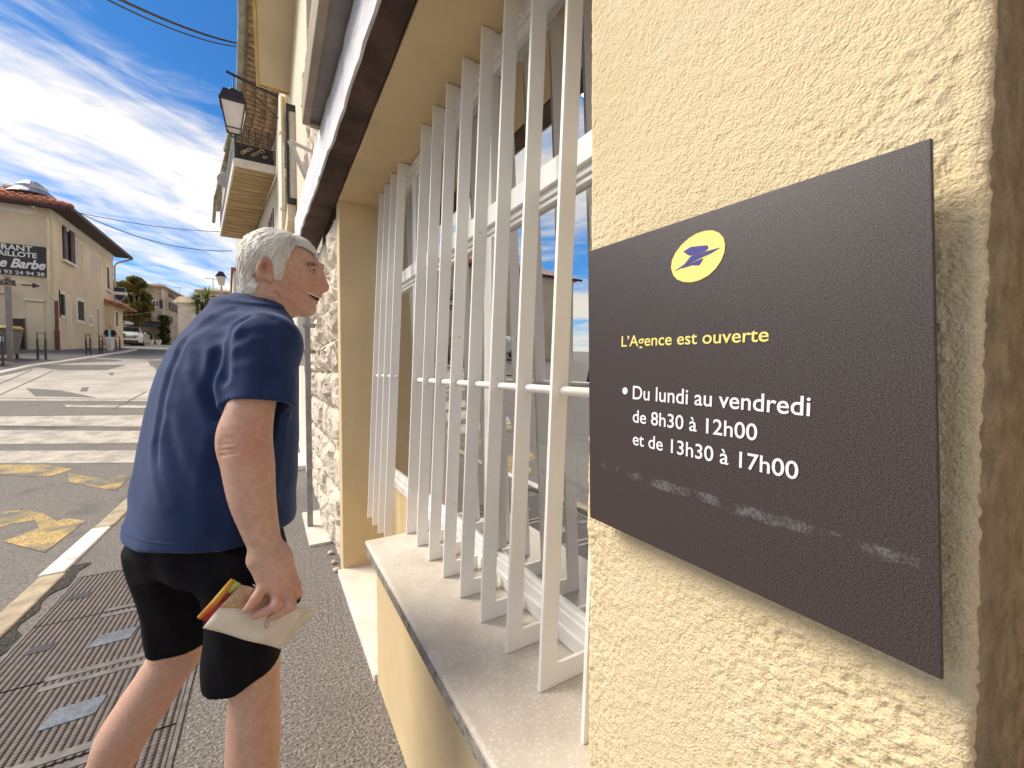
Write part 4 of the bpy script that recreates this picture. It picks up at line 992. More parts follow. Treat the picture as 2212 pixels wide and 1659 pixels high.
st = fig('t_shirt', shirtV, M['shirt'], man)
# raised hem and collar seams
b = MB(); 
def ring_on(fn, c, u, v, n=64, r0=.30):
    out = []
    for t in np.linspace(0, 2*math.pi, n, endpoint=False):
        d_ = math.cos(t)*u+math.sin(t)*v; ts = np.linspace(.02, r0, 240)
        f = fn((c+ts[:,None]*d_).astype(np.float32)); k = np.where(f < 0)[0]; out.append(c+d_*(ts[k[-1]] if len(k) else .1))
    return out
hemc = np.array([np.interp(HZ+.028, zs, cxs), 1.375, HZ+.028])
ringp = ring_on(lambda P: f_shirt(P, False), hemc, np.array([1.,0,0]), np.array([0,1.,0]))
b.tube(ringp+[ringp[0]], .0018, 5, cap=False); b.build('hem_seam', M['shirt'], st, smooth=True)
# --- shorts
def f_shorts(P):
    zt = HZ+.09
    zq = [Q3(450,1480,1.25)[2]-.02, Q3(450,1400,1.25)[2], Q3(450,1300,1.27)[2], Q3(450,1200,1.3)[2], zt]
    def legp(l, r_, Y, ys): return [ (Q3(a, y, Y)[0]) for a, y in zip(l, ys)], [ (Q3(a, y, Y)[0]) for a, y in zip(r_, ys)]
    ys = (1480,1400,1300,1200,1150)
    l, r2 = legp((438,436,430,430,460), (606,612,630,626,600), 1.25, ys)
    d = sd_loft(P, zq, [(a+b)/2 for a, b in zip(l, r2)], [1.255,1.258,1.27,1.29,1.3], [(b-a)/2 for a, b in zip(l, r2)], [.098,.10,.112,.125,.125], 0, 2.2)
    l, r2 = legp((318,303,284,274,300), (462,464,470,480,480), 1.47, ys)
    d = smin(d, sd_loft(P, zq, [(a+b)/2 for a, b in zip(l, r2)], [1.495,1.49,1.48,1.45,1.44], [(b-a)/2 for a, b in zip(l, r2)], [.09,.095,.105,.115,.115], 0, 2.2), .03)
    d = smin(d, sd_loft(P, [zq[3]-.05, zq[3], zt], [Q3(450,1230,1.37)[0]]*3, [1.375]*3, [.120,.128,.118], [.14,.150,.14], HA, 2.2), .05)
    d = d + .0035*np.sin(P[:,2]*28+P[:,0]*38)+.002*np.sin(P[:,0]*90+P[:,2]*20)
    # hems: the right leg hangs lower at the back
    hemR = sd_plane(P, Q3(525,1452,1.25), np.array([.38,-.06,-1.0])); hemL = sd_plane(P, Q3(370,1418,1.47), np.array([.05,0,-1.0]))
    wR = 1/(1+np.exp((P[:,1]-1.385)/.006)); hem = hemR*wR+hemL*(1-wR)
    d = smax(d, hem, .008)
    up = np.clip((P[:,2]-(HZ-.004))*8, 0, .012)+.003; d = np.where(P[:,2] > HZ-.012, np.maximum(d, sd_loft(P, zs, cxs, cys, aa, bb, HA, 2.3)+up+.006), d)
    # hollow openings
    d = smax(d, -np.maximum(sd_cone(P, Q3(522,1390,1.25), Q3(525,1520,1.245), .070, .076), 0*hem), .004)
    d = smax(d, -sd_cone(P, Q3(372,1375,1.49), Q3(368,1500,1.49), .064, .070), .004)
    return d
fig('shorts', surface(f_shorts, (Q3(255,1200,1.5)[0]-.05, 1.09, Q3(440,1500,1.2)[2]-.01), (Q3(645,1200,1.2)[0]+.03, 1.64, HZ+.10), .0056), M['shorts'], man)
# --- shoes (below the picture)
M['shoe'] = mat('dark_trainer', (.05,.05,.06), .7, .2, 20)
for a in (anR, anL):
    fig('shoe', surface(lambda P: np.maximum(smin(sd_ell(P, (a[0]+.07, a[1]+.01, .035), (.15,.05,.045)), sd_cone(P, (a[0]-.01,a[1],.09), (a[0]+.01,a[1],.05), .045, .048), .03), .001-P[:,2]), (a[0]-.12,a[1]-.08,-.01), (a[0]+.25,a[1]+.09,.15), .008), M['shoe'], man)
# black ring on the index finger
rc = Q3(647,1288,1.092); RR = MB(); RR.tube([rc+np.array([.004*math.sin(t), .0125*math.cos(t), .0125*math.sin(t)]) for t in np.linspace(0, 2*math.pi, 17)], .0028, 6, cap=False)
RR.build('finger_ring', M['dark'], man, smooth=True)

# ------------------------------------------------------------------ paper bag held in the hand
M['paper'] = mat('cream_bag_paper', (.74,.66,.54), .8, .06, 20, bump=.5, bscale=14, bdist=.01)
M['print_brown'] = mat('brown_woven_print', (.42,.25,.14), .75, .2, 40, col2=(.62,.44,.28)); M['print_orange'] = mat('orange_print', (.62,.20,.03), .6, .3, 25, col2=(.55,.33,.03)); M['print_red'] = mat('red_print', (.42,.03,.03), .6, .3, 30); M['print_green'] = mat('green_print', (.42,.50,.14), .6, .2, 30)
bag = thing('paper_bag', (-.02, 1.10, .74), 'folded cream paper bag with orange and brown print held in a hand', 'bag')
def paper(name, pts, m, Y0, bend=.006, th_=.0016, nu=14, nv=8):
    """bent sheet over a pixel quad (TL, TR, BR, BL); Y0 = depth of the four corners"""
    b = MB(); C_ = [Q3(p[0], p[1], y) for p, y in zip(pts, Y0)]
    for lay in (0, 1):
        for j in range(nv):
            for i in range(nu):
                u, v = i/(nu-1), j/(nv-1); p = (C_[0]*(1-u)+C_[1]*u)*(1-v)+(C_[3]*(1-u)+C_[2]*u)*v
                b.v.append((p[0], p[1]-bend*math.sin(u*math.pi)*math.sin(v*2.6+.3)+.0018*math.sin(u*11+v*5)+th_*lay, p[2]))
    o = nu*nv
    for j in range(nv-1):
        for i in range(nu-1):
            a = j*nu+i; b.f += [(a, a+1, a+nu+1, a+nu), (o+a, o+a+nu, o+a+nu+1, o+a+1)]
    ed = [i for i in range(nu)]+[j*nu+nu-1 for j in range(1,nv)]+[(nv-1)*nu+i for i in range(nu-2,-1,-1)]+[j*nu for j in range(nv-2,0,-1)]
    for i in range(len(ed)): a, c = ed[i], ed[(i+1)%len(ed)]; b.f.append((a, o+a, o+c, c))
    return b.build(name, m, bag, smooth=True)
paper('front_sheet', [(475,1311),(667,1313),(606,1402),(438,1356)], M['paper'], (1.090,1.090,1.075,1.078))
paper('back_sheet', [(500,1285),(683,1320),(614,1398),(450,1352)], M['paper'], (1.110,1.108,1.095,1.096))
paper('printed_panel', [(519,1264),(600,1280),(590,1318),(474,1312)], M['print_brown'], (1.098,1.098,1.087,1.088), .003)
paper('green_corner', [(506,1253),(521,1262),(500,1281),(489,1280)], M['print_green'], (1.104,1.102,1.098,1.1), .001, nu=6, nv=5)
bt = MB(); bt.tube([Q3(430,1335,1.098), Q3(465,1300,1.10), Q3(503,1253,1.104)], [.005,.0075,.006], 8); bt.build('orange_roll', M['print_orange'], bag, smooth=True)
paper('red_fold', [(497,1266),(505,1272),(452,1345),(430,1336)], M['print_red'], (1.104,1.102,1.094,1.096), .001, nu=6, nv=5)
paper('top_fold', [(545,1262),(640,1292),(640,1310),(560,1285)], M['paper'], (1.112,1.110,1.106,1.106), .001, nu=6, nv=5)
b = MB(); lc = Q3(576,1341,1.070)
b.tube([lc+np.array([.0035*math.sin(t), 0, -.008-.009*math.cos(t)]) for t in np.linspace(0, 2*math.pi, 17)], .0007, 5, cap=False).build('string_loop', M['print_red'], bag)
# ------------------------------------------------------------------ houses on the right-hand side of the street
# next house beyond the stone wall: cream wall, screened balcony, soffit bay, downpipe
hs = thing('cream_balcony_house', (1.5, 7.5, 0), 'cream plastered house with overhanging upper bay and black-framed balcony screen', 'house')
MB().box(.42, 3.5, 5.31, 9.6, -.1, 9.6).build('wall', M['cream'], hs)
MB().box(.40, .425, 5.31, 9.6, -.1, 2.6).build('lower_wall', M['white_wall'], hs)
# screened balcony: black frame, pale panel, block below
yb = 7.6
MB().box(.29, .418, yb, yb+1.5, 3.75, 4.02).build('balcony_slab', M['cream'], hs, bevel=.01)
MB().box(.30, .56, yb-.02, yb, 4.05, 5.50).build('screen_panel', M['white_trim'], hs)
MB().box(.285, .325, yb-.05, yb+.02, 4.02, 5.56).box(.325, .57, yb-.05, yb+.02, 4.02, 4.10).box(.325, .57, yb-.05, yb+.02, 5.46, 5.56).box(.565, .585, yb-.05, yb+.02, 4.02, 5.56).build('screen_frame', M['dark'], hs)
MB().box(.35, .46, yb-.035, yb-.021, 4.55, 5.46).build('screen_blind', M['white_wall'], hs)
MB().box(.283, .286, yb+.03, yb+1.3, 4.10, 5.46).build('screen_glass', M['glass_dark'], hs)
MB().box(.44, .52, 7.2, 7.6, 3.1, 3.75).build('corbel', M['concrete_grey'], hs)
# window blinds above
for i, xx in enumerate((.52,.565,.61)): MB().box(xx-.012, xx+.012, 5.25, 5.30, 5.25, 6.9).build('shutter_edge', M['shutter'] if i != 1 else M['dark'], hs)
# overhanging bay: cream soffit with yellow edge
MB().box(-.09, .47, 3.3, 9.52, 6.86, 7.0).build('bay_soffit', M['cream'], hs, bevel=.01)
MB().box(-.135, -.0905, 3.3, 9.55, 6.83, 7.06).build('bay_trim', M['yellow_trim'], hs)
MB().box(-.09, .47, 9.5205, 9.55, 6.83, 7.06).build('bay_trim', M['yellow_trim'], hs)
MB().box(-.05, .45, 3.3, 9.5, 7.0, 9.4).build('bay_wall', M['white_wall'], hs)
MB().tube([(-.05, 6.9, 7.25), (-.33, 6.95, 7.25)], .045, 10).build('timber_pole', M['yellow_trim'], hs)
# downpipe
MB().tube([(.30,9.72,.4),(.30,9.72,6.86)], .055, 12).build('downpipe', M['pipe'], hs, smooth=True)
for zz_ in (1.6, 3.0, 4.6, 6.1): MB().tube([(.30,9.72,zz_),(.30,9.72,zz_+.05)], .066, 12).build('pipe_clip', M['pipe'], hs)
# triangular bracket over the stone wall
br = thing('wall_bracket', (.36, 4.05, 2.75), 'grey triangular steel bracket fixed above the stone cladding', 'bracket')
MB().tube([(.38,4.3,2.98),(.19,4.3,3.42)], .022, 4).tube([(.19,4.3,3.42),(.42,4.3,3.36)], .018, 4).tube([(.39,4.3,2.95),(.39,4.3,3.40)], .012, 4).build('bracket_arms', M['plastic_w'], br)

# angled white house with the big balcony
wh = thing('white_balcony_house', (1.5, 17, 0), 'white house with tiled eaves, grey gutter and a deep balcony with iron railing', 'house')
foot = [(.36,9.8),(.30,15.2),(-.62,23.2),(-1.45,27),(4,27),(4,9.8)]
MB().prism(foot, lambda p: gz(p[1])-.3, 8.75).build('wall', M['white_wall'], wh)
# balcony
zb = 1.35 + 6.1
A_, B_, D_, C_ = (-.78,15.0), (.26,15.0), (-.62,23.0), (-1.78,23.0)
bal = MB().prism([A_, B_, D_, C_], zb, zb+.16).build('balcony_slab', M['stonehouse2'], wh)
M['boards'] = mat('weathered_boards', (.50,.36,.18), .85, .25, 3, bump=.3, bscale=20, stretch=(.4,3,1)); overlay(M['boards'], (.24,.16,.08), 3, .5, .7, stretch=(.3,4,1), fac=.6)
nb = 22
for i in range(nb):
    t0, t1 = i/nb+.002, (i+1)/nb-.002
    P = lambda s, t: tuple((np.array(s[0])*(1-t)+np.array(s[1])*t))
    MB().prism([P((A_,C_),t0), P((B_,D_),t0), P((B_,D_),t1), P((A_,C_),t1)], zb-.03-.004*(i%3), zb-.0005).build('soffit_board', M['boards'], bal)
MB().prism([(-.80,14.96),(.28,14.96),(.28,14.999),(-.80,14.999)], zb-.02, zb+.22).build('slab_edge', M['white_wall'], bal)
e = lambda t, o: (A_[0]*(1-t)+C_[0]*t+o, A_[1]*(1-t)+C_[1]*t)
MB().prism([e(0,-.05), e(0,-.001), e(1,-.001), e(1,-.05)], zb-.02, zb+.22).build('slab_edge', M['white_wall'], bal)
# end railing: dark ironwork with scrolls
rail = MB()
for zz_ in np.arange(0, .93, .075): rail.tube([(A_[0],15,zb+.24+zz_),(B_[0],15,zb+.24+zz_)], .011, 4)
for t in np.linspace(0, 1, 7): rail.tube([(A_[0]*(1-t)+B_[0]*t,15,zb+.2),(A_[0]*(1-t)+B_[0]*t,15,zb+1.17)], .016, 4)
rail.build('end_railing', M['ironwork'], wh)
MB().prism([(A_[0]+.02,15.03),(B_[0]-.02,15.03),(B_[0]-.02,15.045),(A_[0]+.02,15.045)], zb+.24, zb+.70).build('reed_screen', M['ironwork'], wh)
rsx = random.Random(2); sc = MB()
for k in range(9):
    cx_, cz_ = A_[0]+.18+.07*k+rsx.uniform(-.02,.02), zb+.42+.05*(k%4); rr = rsx.uniform(.04,.08)
    sc.tube([(cx_+rr*(1-t/9)*math.cos(t), 14.97, cz_+rr*(1-t/9)*math.sin(t)) for t in np.linspace(0, 7, 16)], .014, 4)
sc.build('scroll_ornament', M['tile_old'], wh)
sr = MB()
for t in np.linspace(0, 1, 26): p = e(t, -.02); sr.tube([(p[0],p[1],zb+.2),(p[0],p[1],zb+1.1)], .016, 4)
for zz_ in (.26,.7,1.1): p, q = e(0,-.02), e(1,-.02); sr.tube([(p[0],p[1],zb+zz_),(q[0],q[1],zb+zz_)], .02, 4)
sr.build('side_railing', M['steel'], wh)
MB().prism([e(.55,-.03), e(.55,-.012), e(.8,-.012), e(.8,-.03)], zb+.75, zb+1.5).build('balcony_panel', M['white_trim'], wh)
# eaves: tile courses and gutter
gut = [(-.30,8.9),(-.44,11.9),(-.66,15),(-1.25,18.6),(-1.9,22.5),(-2.3,26)]
def gl(t):
    n = len(gut)-1; k = min(int(t*n), n-1); f = t*n-k; return np.array(gut[k])*(1-f)+np.array(gut[k+1])*f
def wl_(y): return float(np.interp(y, [9.8,15.2,23.2,27], [.36,.30,-.62,-1.45]))
GZ = 9.40
MB().tube([(p[0],p[1],GZ) for p in gut[:4]], .085, 10).build('gutter', M['gutter'], wh, smooth=True)
MB().tube([(p[0]-.02,p[1],GZ-.5) for p in gut[3:]], .075, 10).build('gutter', M['gutter'], wh, smooth=True)
MB().prism([(g[0]+.02,g[1]) for g in gut]+[(4,26),(4,8.9)], lambda p: GZ+.03+max(0,(p[0]+1.5)*.12), lambda p: GZ+.1+max(0,(p[0]+1.5)*.12)).build('roof', M['tile_old'], wh)
for row in range(3):
    for t in np.linspace(0.04, .72, 46):
        g = gl(t); w = np.array([wl_(g[1]), g[1]]); a = g*(1-(.18+.27*row))+w*(.18+.27*row); bq = g*(1-(.45+.27*row))+w*(.45+.27*row)
        if row == 2: bq = w
        zt = GZ-.02-.16*row
        MB().tube([(a[0],a[1],zt),(bq[0],bq[1],zt-.05)], .075, 8, cap=True).build('eave_tile', M['tile_old'], wh, smooth=True)
# shadow boards behind tiles are the wall itself; window and door on the balcony
for (px0,px1,py0,py1) in ():
    pass
MB().prism([(.285,16.2),(.31,16.2),(.215,17.0),(.19,17.0)], zb+.2, zb+1.05).build('balcony_door', M['shutter'], wh)
# wires and rods fixed to the wall
MB().tube([(.18,13,7.0),(.19,13,8.2)], .012, 5).tube([(.10,13.2,7.3),(.12,13.2,8.0)], .010, 5).build('wall_rods', M['rust'], wh)
for i in range(4): MB().tube([(.20-.04*i,15.6+.5*i,4.6),(.18-.04*i,15.6+.5*i,6.6)], .02, 5).build('cable_run', M['rust' if i%2 else 'shutter'], wh)

# lantern on its bracket
la = thing('wall_lantern', (.2, 11.0, 7.4), 'black four-sided street lantern hanging from an iron wall bracket', 'lantern')
lx, ly, lz = at(505,246,Y=11)
MB().tube([(.34,11,lz+.62),(lx-.12,11,lz+.86)], .03, 6).tube([(.34,11,lz+.1),(lx+.35,11,lz+.55)], .012, 6).build('bracket', M['dark'], la)
MB().tube([(lx,11,lz+.80),(lx,11,lz+.50)], .012, 6).build('hanger', M['dark'], la)
def frustum(b, c, z0, z1, r0, r1):
    q = lambda r, z: [(c[0]-r,c[1]-r,z),(c[0]+r,c[1]-r,z),(c[0]+r,c[1]+r,z),(c[0]-r,c[1]+r,z)]
    return b.hexa(q(r0,z0), q(r1,z1))
frustum(frustum(MB(), (lx,11), lz+.20, lz+.42, .235, .17), (lx,11), lz+.16, lz+.20, .25, .25).build('cap', M['dark'], la)
MB().lathe((lx,11,lz+.42), [(.06,0),(.06,.03),(.11,.05),(.10,.07),(.03,.12)], 12).build('cowl', M['dark'], la)
M['lamp_glass'] = mat('milky_lamp_glass', (.72,.66,.62), .25, .05, 4)
frustum(MB(), (lx,11), lz-.35, lz+.16, .13, .215).build('glass', M['lamp_glass'], la)
fr = MB()
for sx in (-1,1):
    for sy in (-1,1): fr.tube([(lx+.135*sx,11+.135*sy,lz-.37),(lx+.225*sx,11+.225*sy,lz+.17)], .014, 5)
for z_, rr in ((lz-.36,.137),(lz+.16,.225)):
    for a, b_ in (((-1,-1),(1,-1)),((1,-1),(1,1)),((1,1),(-1,1)),((-1,1),(-1,-1))): fr.tube([(lx+a[0]*rr,11+a[1]*rr,z_),(lx+b_[0]*rr,11+b_[1]*rr,z_)], .014, 5)
fr.build('lamp_frame', M['dark'], la)
MB().tube([(lx-.12,11,lz-.37),(lx-.03,11,lz-.5),(lx+.03,11,lz-.5),(lx+.12,11,lz-.37)], .012, 5).build('lower_stay', M['dark'], la)

# satellite dish
ds = thing('satellite_dish', (-.8, 20, 7.6), 'small white satellite dish on the white house beside the gutter', 'dish')
dc = at(489,390,Y=19)
MB().lathe(dc, [(.03,.10),(.15,.075),(.25,.035),(.30,-.03),(.29,-.035),(.15,.05),(.02,.075)], 18, 'y').build('dish', M['plastic_w'], ds, smooth=True)
MB().tube([dc+np.array([0,.1,0]), (wl_(19)+.05, 19.2, dc[2]-.45)], .02, 6).build('dish_arm', M['plastic_w'], ds)

# post and meter box by the stone wall
po_ = thing('galvanised_post', (.285, 3.94, 0), 'square galvanised steel post standing on the pavement by the stone wall', 'post')
MB().box(.262,.305,3.92,3.96,0,2.05).build('post', M['steel'], po_, bevel=.004)
for zz_ in (1.50,1.72): MB().box(.25,.345,3.91,3.97,zz_,zz_+.03).build('clamp', M['steel'], po_)
mb = thing('meter_box', (.34, 5.9, 1.2), 'pale grey meter box on the wall behind the galvanised post', 'meter box')
MB().box(.30,.3995,5.6,6.2,1.42,2.15).build('box_body', M['plastic_w'], mb, bevel=.02)
MB().box(.294,.2995,5.66,6.14,1.48,2.09).build('box_door', M['white_trim'], mb)
MB().box(.245,.40,3.5,4.35,.0,.02).build('paving_slab', M['slab'], pave)
MB().box(-.25,.40,6.2,7.4,gz(6.8)-.05,gz(6.8)+.03).build('paving_slab', M['slab'], pave)

# ------------------------------------------------------------------ restaurant across the street
XL = -8.0
cY = at(116,600,X=XL)[1]
zc = gz(cY)
rs = thing('restaurant_building', (XL-4, cY+5, zc), 'cream two-storey building with dark eaves, shutters and a black restaurant sign', 'building')
def sp(px, py): p = at(px, py, X=XL); return p[1], p[2]
def s2(u, v): return sp(u*.248, 384+v*.248)             # side facade crop
def fpx(u, v): p = at(u*.248, 384+v*.248, Y=cY); return p[0], p[2]   # front facade crop
yE = s2(985,800)[0]; zE = .5*(s2(480,300)[1] + s2(960,770)[1]); zE = s2(500,310)[1]
MB().prism([(XL,cY),(XL,yE),(XL-11,yE),(XL-11,cY)], zc-1, zE).build('wall', M['cream_wall'], rs)
# corner quoin strip
MB().box(XL-.25, XL+.03, cY-.03, cY+.5, zc-1, zE-.01).build('corner_strip', M['cream'], rs)
MB().box(XL-.001, XL+.04, cY+.5, yE, zE-.35, zE-.02).build('cornice', M['white_trim'], rs)
MB().box(XL-11, XL-.25, cY-.04, cY-.001, zE-.35, zE-.02).build('cornice', M['white_trim'], rs)
# roof with overhanging eaves and tiles
ov = .75; rz = zE+.02; ridge = zE+2.2
roof = MB().add([(XL+ov,cY-.5,rz),(XL+ov,yE+.6,rz),(XL-11.5,yE+.6,rz),(XL-11.5,cY-.5,rz),(XL-4.0,cY+4.5,ridge),(XL-8,cY+4.5,ridge)],
         [(0,1,4),(1,2,5,4),(2,3,5),(3,0,4,5),(3,2,1,0)]).build('roof', M['tile'], rs)
MB().box(XL-.002, XL+ov-.01, cY-.45, yE+.55, rz-.06, rz-.004).build('soffit', M['shutter'], rs)
MB().box(XL+ov-.0095, XL+ov+.05, cY-.5, yE+.62, rz-.10, rz+.05).build('fascia', M['shutter'], rs)
MB().tube([(XL+ov+.04,cY-.55,rz-.06),(XL-11.4,cY-.55,rz-.06)], .09, 8).build('gutter', M['shutter'], rs)
MB().tube([(XL+ov+.03,yE+.60,rz-.05),(XL+.1,yE+.3,rz-.45),(XL+.08,yE-.05,rz-.7),(XL+.08,yE-.05,gz(yE))], .05, 8).build('downpipe', M['zinc'], rs)
tl = MB().tube([(0,0,0),(0,.45,.20)], [.12,.10], 7)
tmesh = None
for row in range(3):
    for i in range(30):
        x = XL+ov-.2-i*.27; y0 = cY-.55+row*.42
        if x > XL+ov-.1-row*.40: continue
        if tmesh is None:
            o = tl.build('roof_tile', M['tile'], roof, smooth=True); tmesh = o.data
        else:
            o = bpy.data.objects.new('roof_tile', tmesh); COL.objects.link(o); o.parent = roof; 
        o.location = (x, y0, rz+.04+row*.185+.012*((i*7+row)%3))
# hip ridge tiles
for i in range(9):
    t = i/14; a = np.array([XL+ov,cY-.5,rz+.05]); bq = np.array([XL-4.0,cY+4.5,ridge+.05]); o = MB().tube([a*(1-t)+bq*t, a*(1-t-.075)+bq*(t+.075)], [.13,.10], 7).build('ridge_tile', M['tile'], roof)
# roof ventilator
vt = thing('roof_ventilator', (at(70,430,Y=cY+1.4)[0], cY+1.4, rz+.6), 'domed grey metal ventilator on the red tiled roof', 'ventilator')
vx, _, vz = at(70,432,Y=cY+1.4); vz += .35
MB().lathe((vx,cY+1.4,vz-.55), [(.38,-.2),(.38,.32),(.80,.36),(.72,.45),(.52,.62),(.50,.75),(.22,.98),(.05,1.02)], 18).build('dome', M['zinc'], vt, smooth=False)
# openings on the side facade
def opening(u0, u1, v0, v1, m, name='window', surround=.12, depth=.03, xo=0):
    y0, z1 = s2(u0, v0); y1, z0 = s2(u1, v1); zm = s2(u0, v1)[1]; z1b = s2(u1, v0)[1]
    z0, z1 = (z0+zm)/2, (z1+z1b)/2
    fr_ = MB().box(XL-.01, XL+.03+xo, y0-surround, y1+surround, z0-surround, z1+surround).build(name, M['white_trim'], rs)
    MB().box(XL+.001, XL+.034+xo, y0, y1, z0, z1).build('pane' if name == 'window' else 'leaf', m, fr_)
    return y0, y1, z0, z1, fr_
y0,y1,z0,z1,fw = opening(532,632,470,720,M['glass_dark'])
wd = (y1-y0)
for a, b_ in ((y0-.02,y0+wd*.22),(y1-wd*.38,y1+.02)):
    MB().box(XL+.05, XL+.10, a, b_, z0-.05, z1+.1).build('shutter', M['shutter'], fw)
MB().box(XL+.03, XL+.14, y0-.1, y1+.1, z0-.16, z0-.06).build('sill', M['white_trim'], fw)
M['blind'] = mat('pale_blind', (.50,.42,.36), .7, .05, 5)
for a, b_ in ((656,678),(692,714)): opening(a,b_,545+(a-656)*.7,725+(a-656)*.6,M['blind'],surround=.06)
for a, b_ in ((800,817),(828,845),(856,873)): opening(a,b_,665+(a-800)*.75,815+(a-800)*.6,M['blind'],surround=.06)
y0,y1,z0,z1,fw = opening(924,950,780,965,M['shutter']); MB().box(XL+.03, XL+.14, y0-.1, y1+.1, z0-.2, z0-.1).build('sill', M['white_trim'], fw)
def bars_on(y0, y1, z0, z1, fw, n=5):
    b = MB()
    for t in np.linspace(.05, .95, n): b.tube([(XL+.06, y0, z0+(z1-z0)*t),(XL+.06, y1, z0+(z1-z0)*t)], .012, 4)
    for t in np.linspace(.1, .9, 4): b.tube([(XL+.06, y0+(y1-y0)*t, z0),(XL+.06, y0+(y1-y0)*t, z1)], .012, 4)
    b.build('window_bars', M['ironwork'], fw)
y0,y1,z0,z1,fw = opening(517,553,1015,1195,M['glass_dark'],surround=.15); bars_on(y0,y1,z0,z1,fw,7)
y0,y1,z0,z1,fw = opening(580,620,1040,1490,M['cream'],'door',surround=.1)
y0,y1,z0,z1,fw = opening(670,722,1078,1240,M['glass_dark'],surround=.18); bars_on(y0,y1,z0,z1,fw,9)
opening(778,798,1218,1272,M['blind'],surround=.15); opening(840,862,1140,1485,M['concrete_grey'],'door',surround=.08)
# little porch with a tiled hood
y0, z1 = s2(915,1070); y1, z0 = s2(1000,1110)
MB().box(XL-.01, XL+.35, y0, y1, gz(y0)-.5, z1-.15).build('porch', M['cream_wall'], rs)
ph = MB().hexa([(XL,y0-.2,z1-.15),(XL+.95,y0-.2,z1-.35),(XL+.95,y1+.3,z1-.35),(XL,y1+.3,z1-.15)],[(XL,y0-.2,z1+.1),(XL+.95,y0-.2,z1-.22),(XL+.95,y1+.3,z1-.22),(XL,y1+.3,z1+.1)]).build('porch_roof', M['tile'], rs)
opening(930,950,1165,1290,M['shutter'],surround=.08,xo=.36)
# front facade: sign board, ledges, openings, pipes
def fbox(name, u0, u1, v0, v1, m, d0=.0, d1=.06, parent=rs):
    x0, z1 = fpx(u0, v0); x1, z0 = fpx(u1, v1); return MB().box(x0, x1, cY-d1, cY-d0, z0, z1).build(name, m, parent)
fbox('doorway', 112, 228, 1225, 1520, M['dark'], -.01, .02); fbox('doorway_trim', 208, 230, 1225, 1520, M['rust'], .001, .05)
fbox('ledge', 215, 400, 1058, 1082, M['white_trim'], .0, .16); fbox('ledge', -60, 112, 992, 1012, M['white_trim'], .0, .16)
fbox('panel_strip', 233, 395, 1085, 1500, M['cream'], .0, .03)
fp = lambda u, v, d=.1: (*[fpx(u, v)[0]], cY-d, fpx(u, v)[1])
MB().tube([fp(318,262,.5), fp(330,290,.15), fp(425,360,.1), fp(436,1015,.1), fp(500,1078,.1)], .055, 8).build('downpipe', M['pipe'], rs)
MB().tube([fp(500,1075), fp(506,1330)], .06, 8).build('downpipe', M['rust'], rs); MB().tube([fp(505,1330), fp(512,1500)], .085, 8).build('pipe_guard', M['rust'], rs)
bsg = thing('restaurant_sign', (XL-3, cY-.1, zc+3.4), 'black wall board with white restaurant lettering on the cream building', 'sign')
xa, zt_ = fpx(-330,540); xb_, _ = fpx(415,610); zb_ = fpx(415,870)[1]; zt_ = fpx(415,612)[1]
# the board is level in the world
MB().box(xa, xb_, cY-.10, cY-.02, zb_, zt_).build('board', M['dark'], bsg)
hB = zt_-zb_
def btxt(body, right_u, v_base, v_top, m=None, xs=1.0, shear=0, bold=.01):
    xr_, z0 = fpx(right_u, v_base); z1 = fpx(right_u, v_top)[1]; sz = (z1-z0)/.72
    o = text_mesh(body, sz, M['sign_white'], Matrix.Identity(4), 'lettering', bsg, xs, shear, sz*bold, .01, 'RIGHT')
    o.data.transform(Matrix(((1,0,0,xr_),(0,0,-1,cY-.11),(0,1,0,z0),(0,0,0,1)))); return o
btxt('RESTAURANT', 292, 652, 604, xs=1.05, bold=.02); btxt('PAILLOTE', 334, 708, 664, xs=1.0, bold=.02); btxt('e Barbe', 398, 806, 730, xs=.82, shear=.35, bold=.03); btxt('04 93 24 94 38', 400, 864, 832, xs=1.12, bold=.01)

# direction sign on a post
dY = 19.0
dsn = thing('direction_sign', (at(14,700,Y=dY)[0], dY, gz(dY)), 'pale direction sign with an arrow on a grey post', 'sign')
def dp(u, v): return at(u*.248, 384+v*.248, Y=dY)
a, c = dp(245,912), dp(245,960); L0 = dp(-120,890)
MB().box(L0[0], a[0], dY-.04, dY, c[2], a[2]).build('sign_plate', mat('pale_sign_plate', (.62,.52,.36), .6, .05, 4), dsn, bevel=.02)
pb_ = dp(60,930); MB().box(pb_[0]-.055, pb_[0]+.055, dY+.001, dY+.1, gz(dY), pb_[2]+.25).build('post', M['concrete_grey'], dsn)
M['ink'] = mat('dark_ink', (.05,.04,.035), .7, .1, 5)
o = text_mesh('e Barbe', .20, M['ink'], Matrix.Identity(4), 'lettering', dsn, 1.1, .3, .006, .004, 'RIGHT'); e_ = dp(135,922); o.data.transform(Matrix(((1,0,0,e_[0]),(0,0,-1,dY-.045),(0,1,0,e_[2]),(0,0,0,1))))
o = text_mesh('\u2026ine bleue', .15, M['ink'], Matrix.Identity(4), 'lettering', dsn, 1.1, .0, .004, .004, 'RIGHT'); e_ = dp(148,944); o.data.transform(Matrix(((1,0,0,e_[0]),(0,0,-1,dY-.045),(0,1,0,e_[2]),(0,0,0,1))))
t0 = dp(192,934); MB().box(t0[0], t0[0]+.28, dY-.05, dY-.041, t0[2]-.02, t0[2]+.02).add([(t0[0]+.24,dY-.05,t0[2]-.09),(t0[0]+.42,dY-.05,t0[2]),(t0[0]+.24,dY-.05,t0[2]+.09)],[(0,1,2)]).build('arrow', M['ink'], dsn)

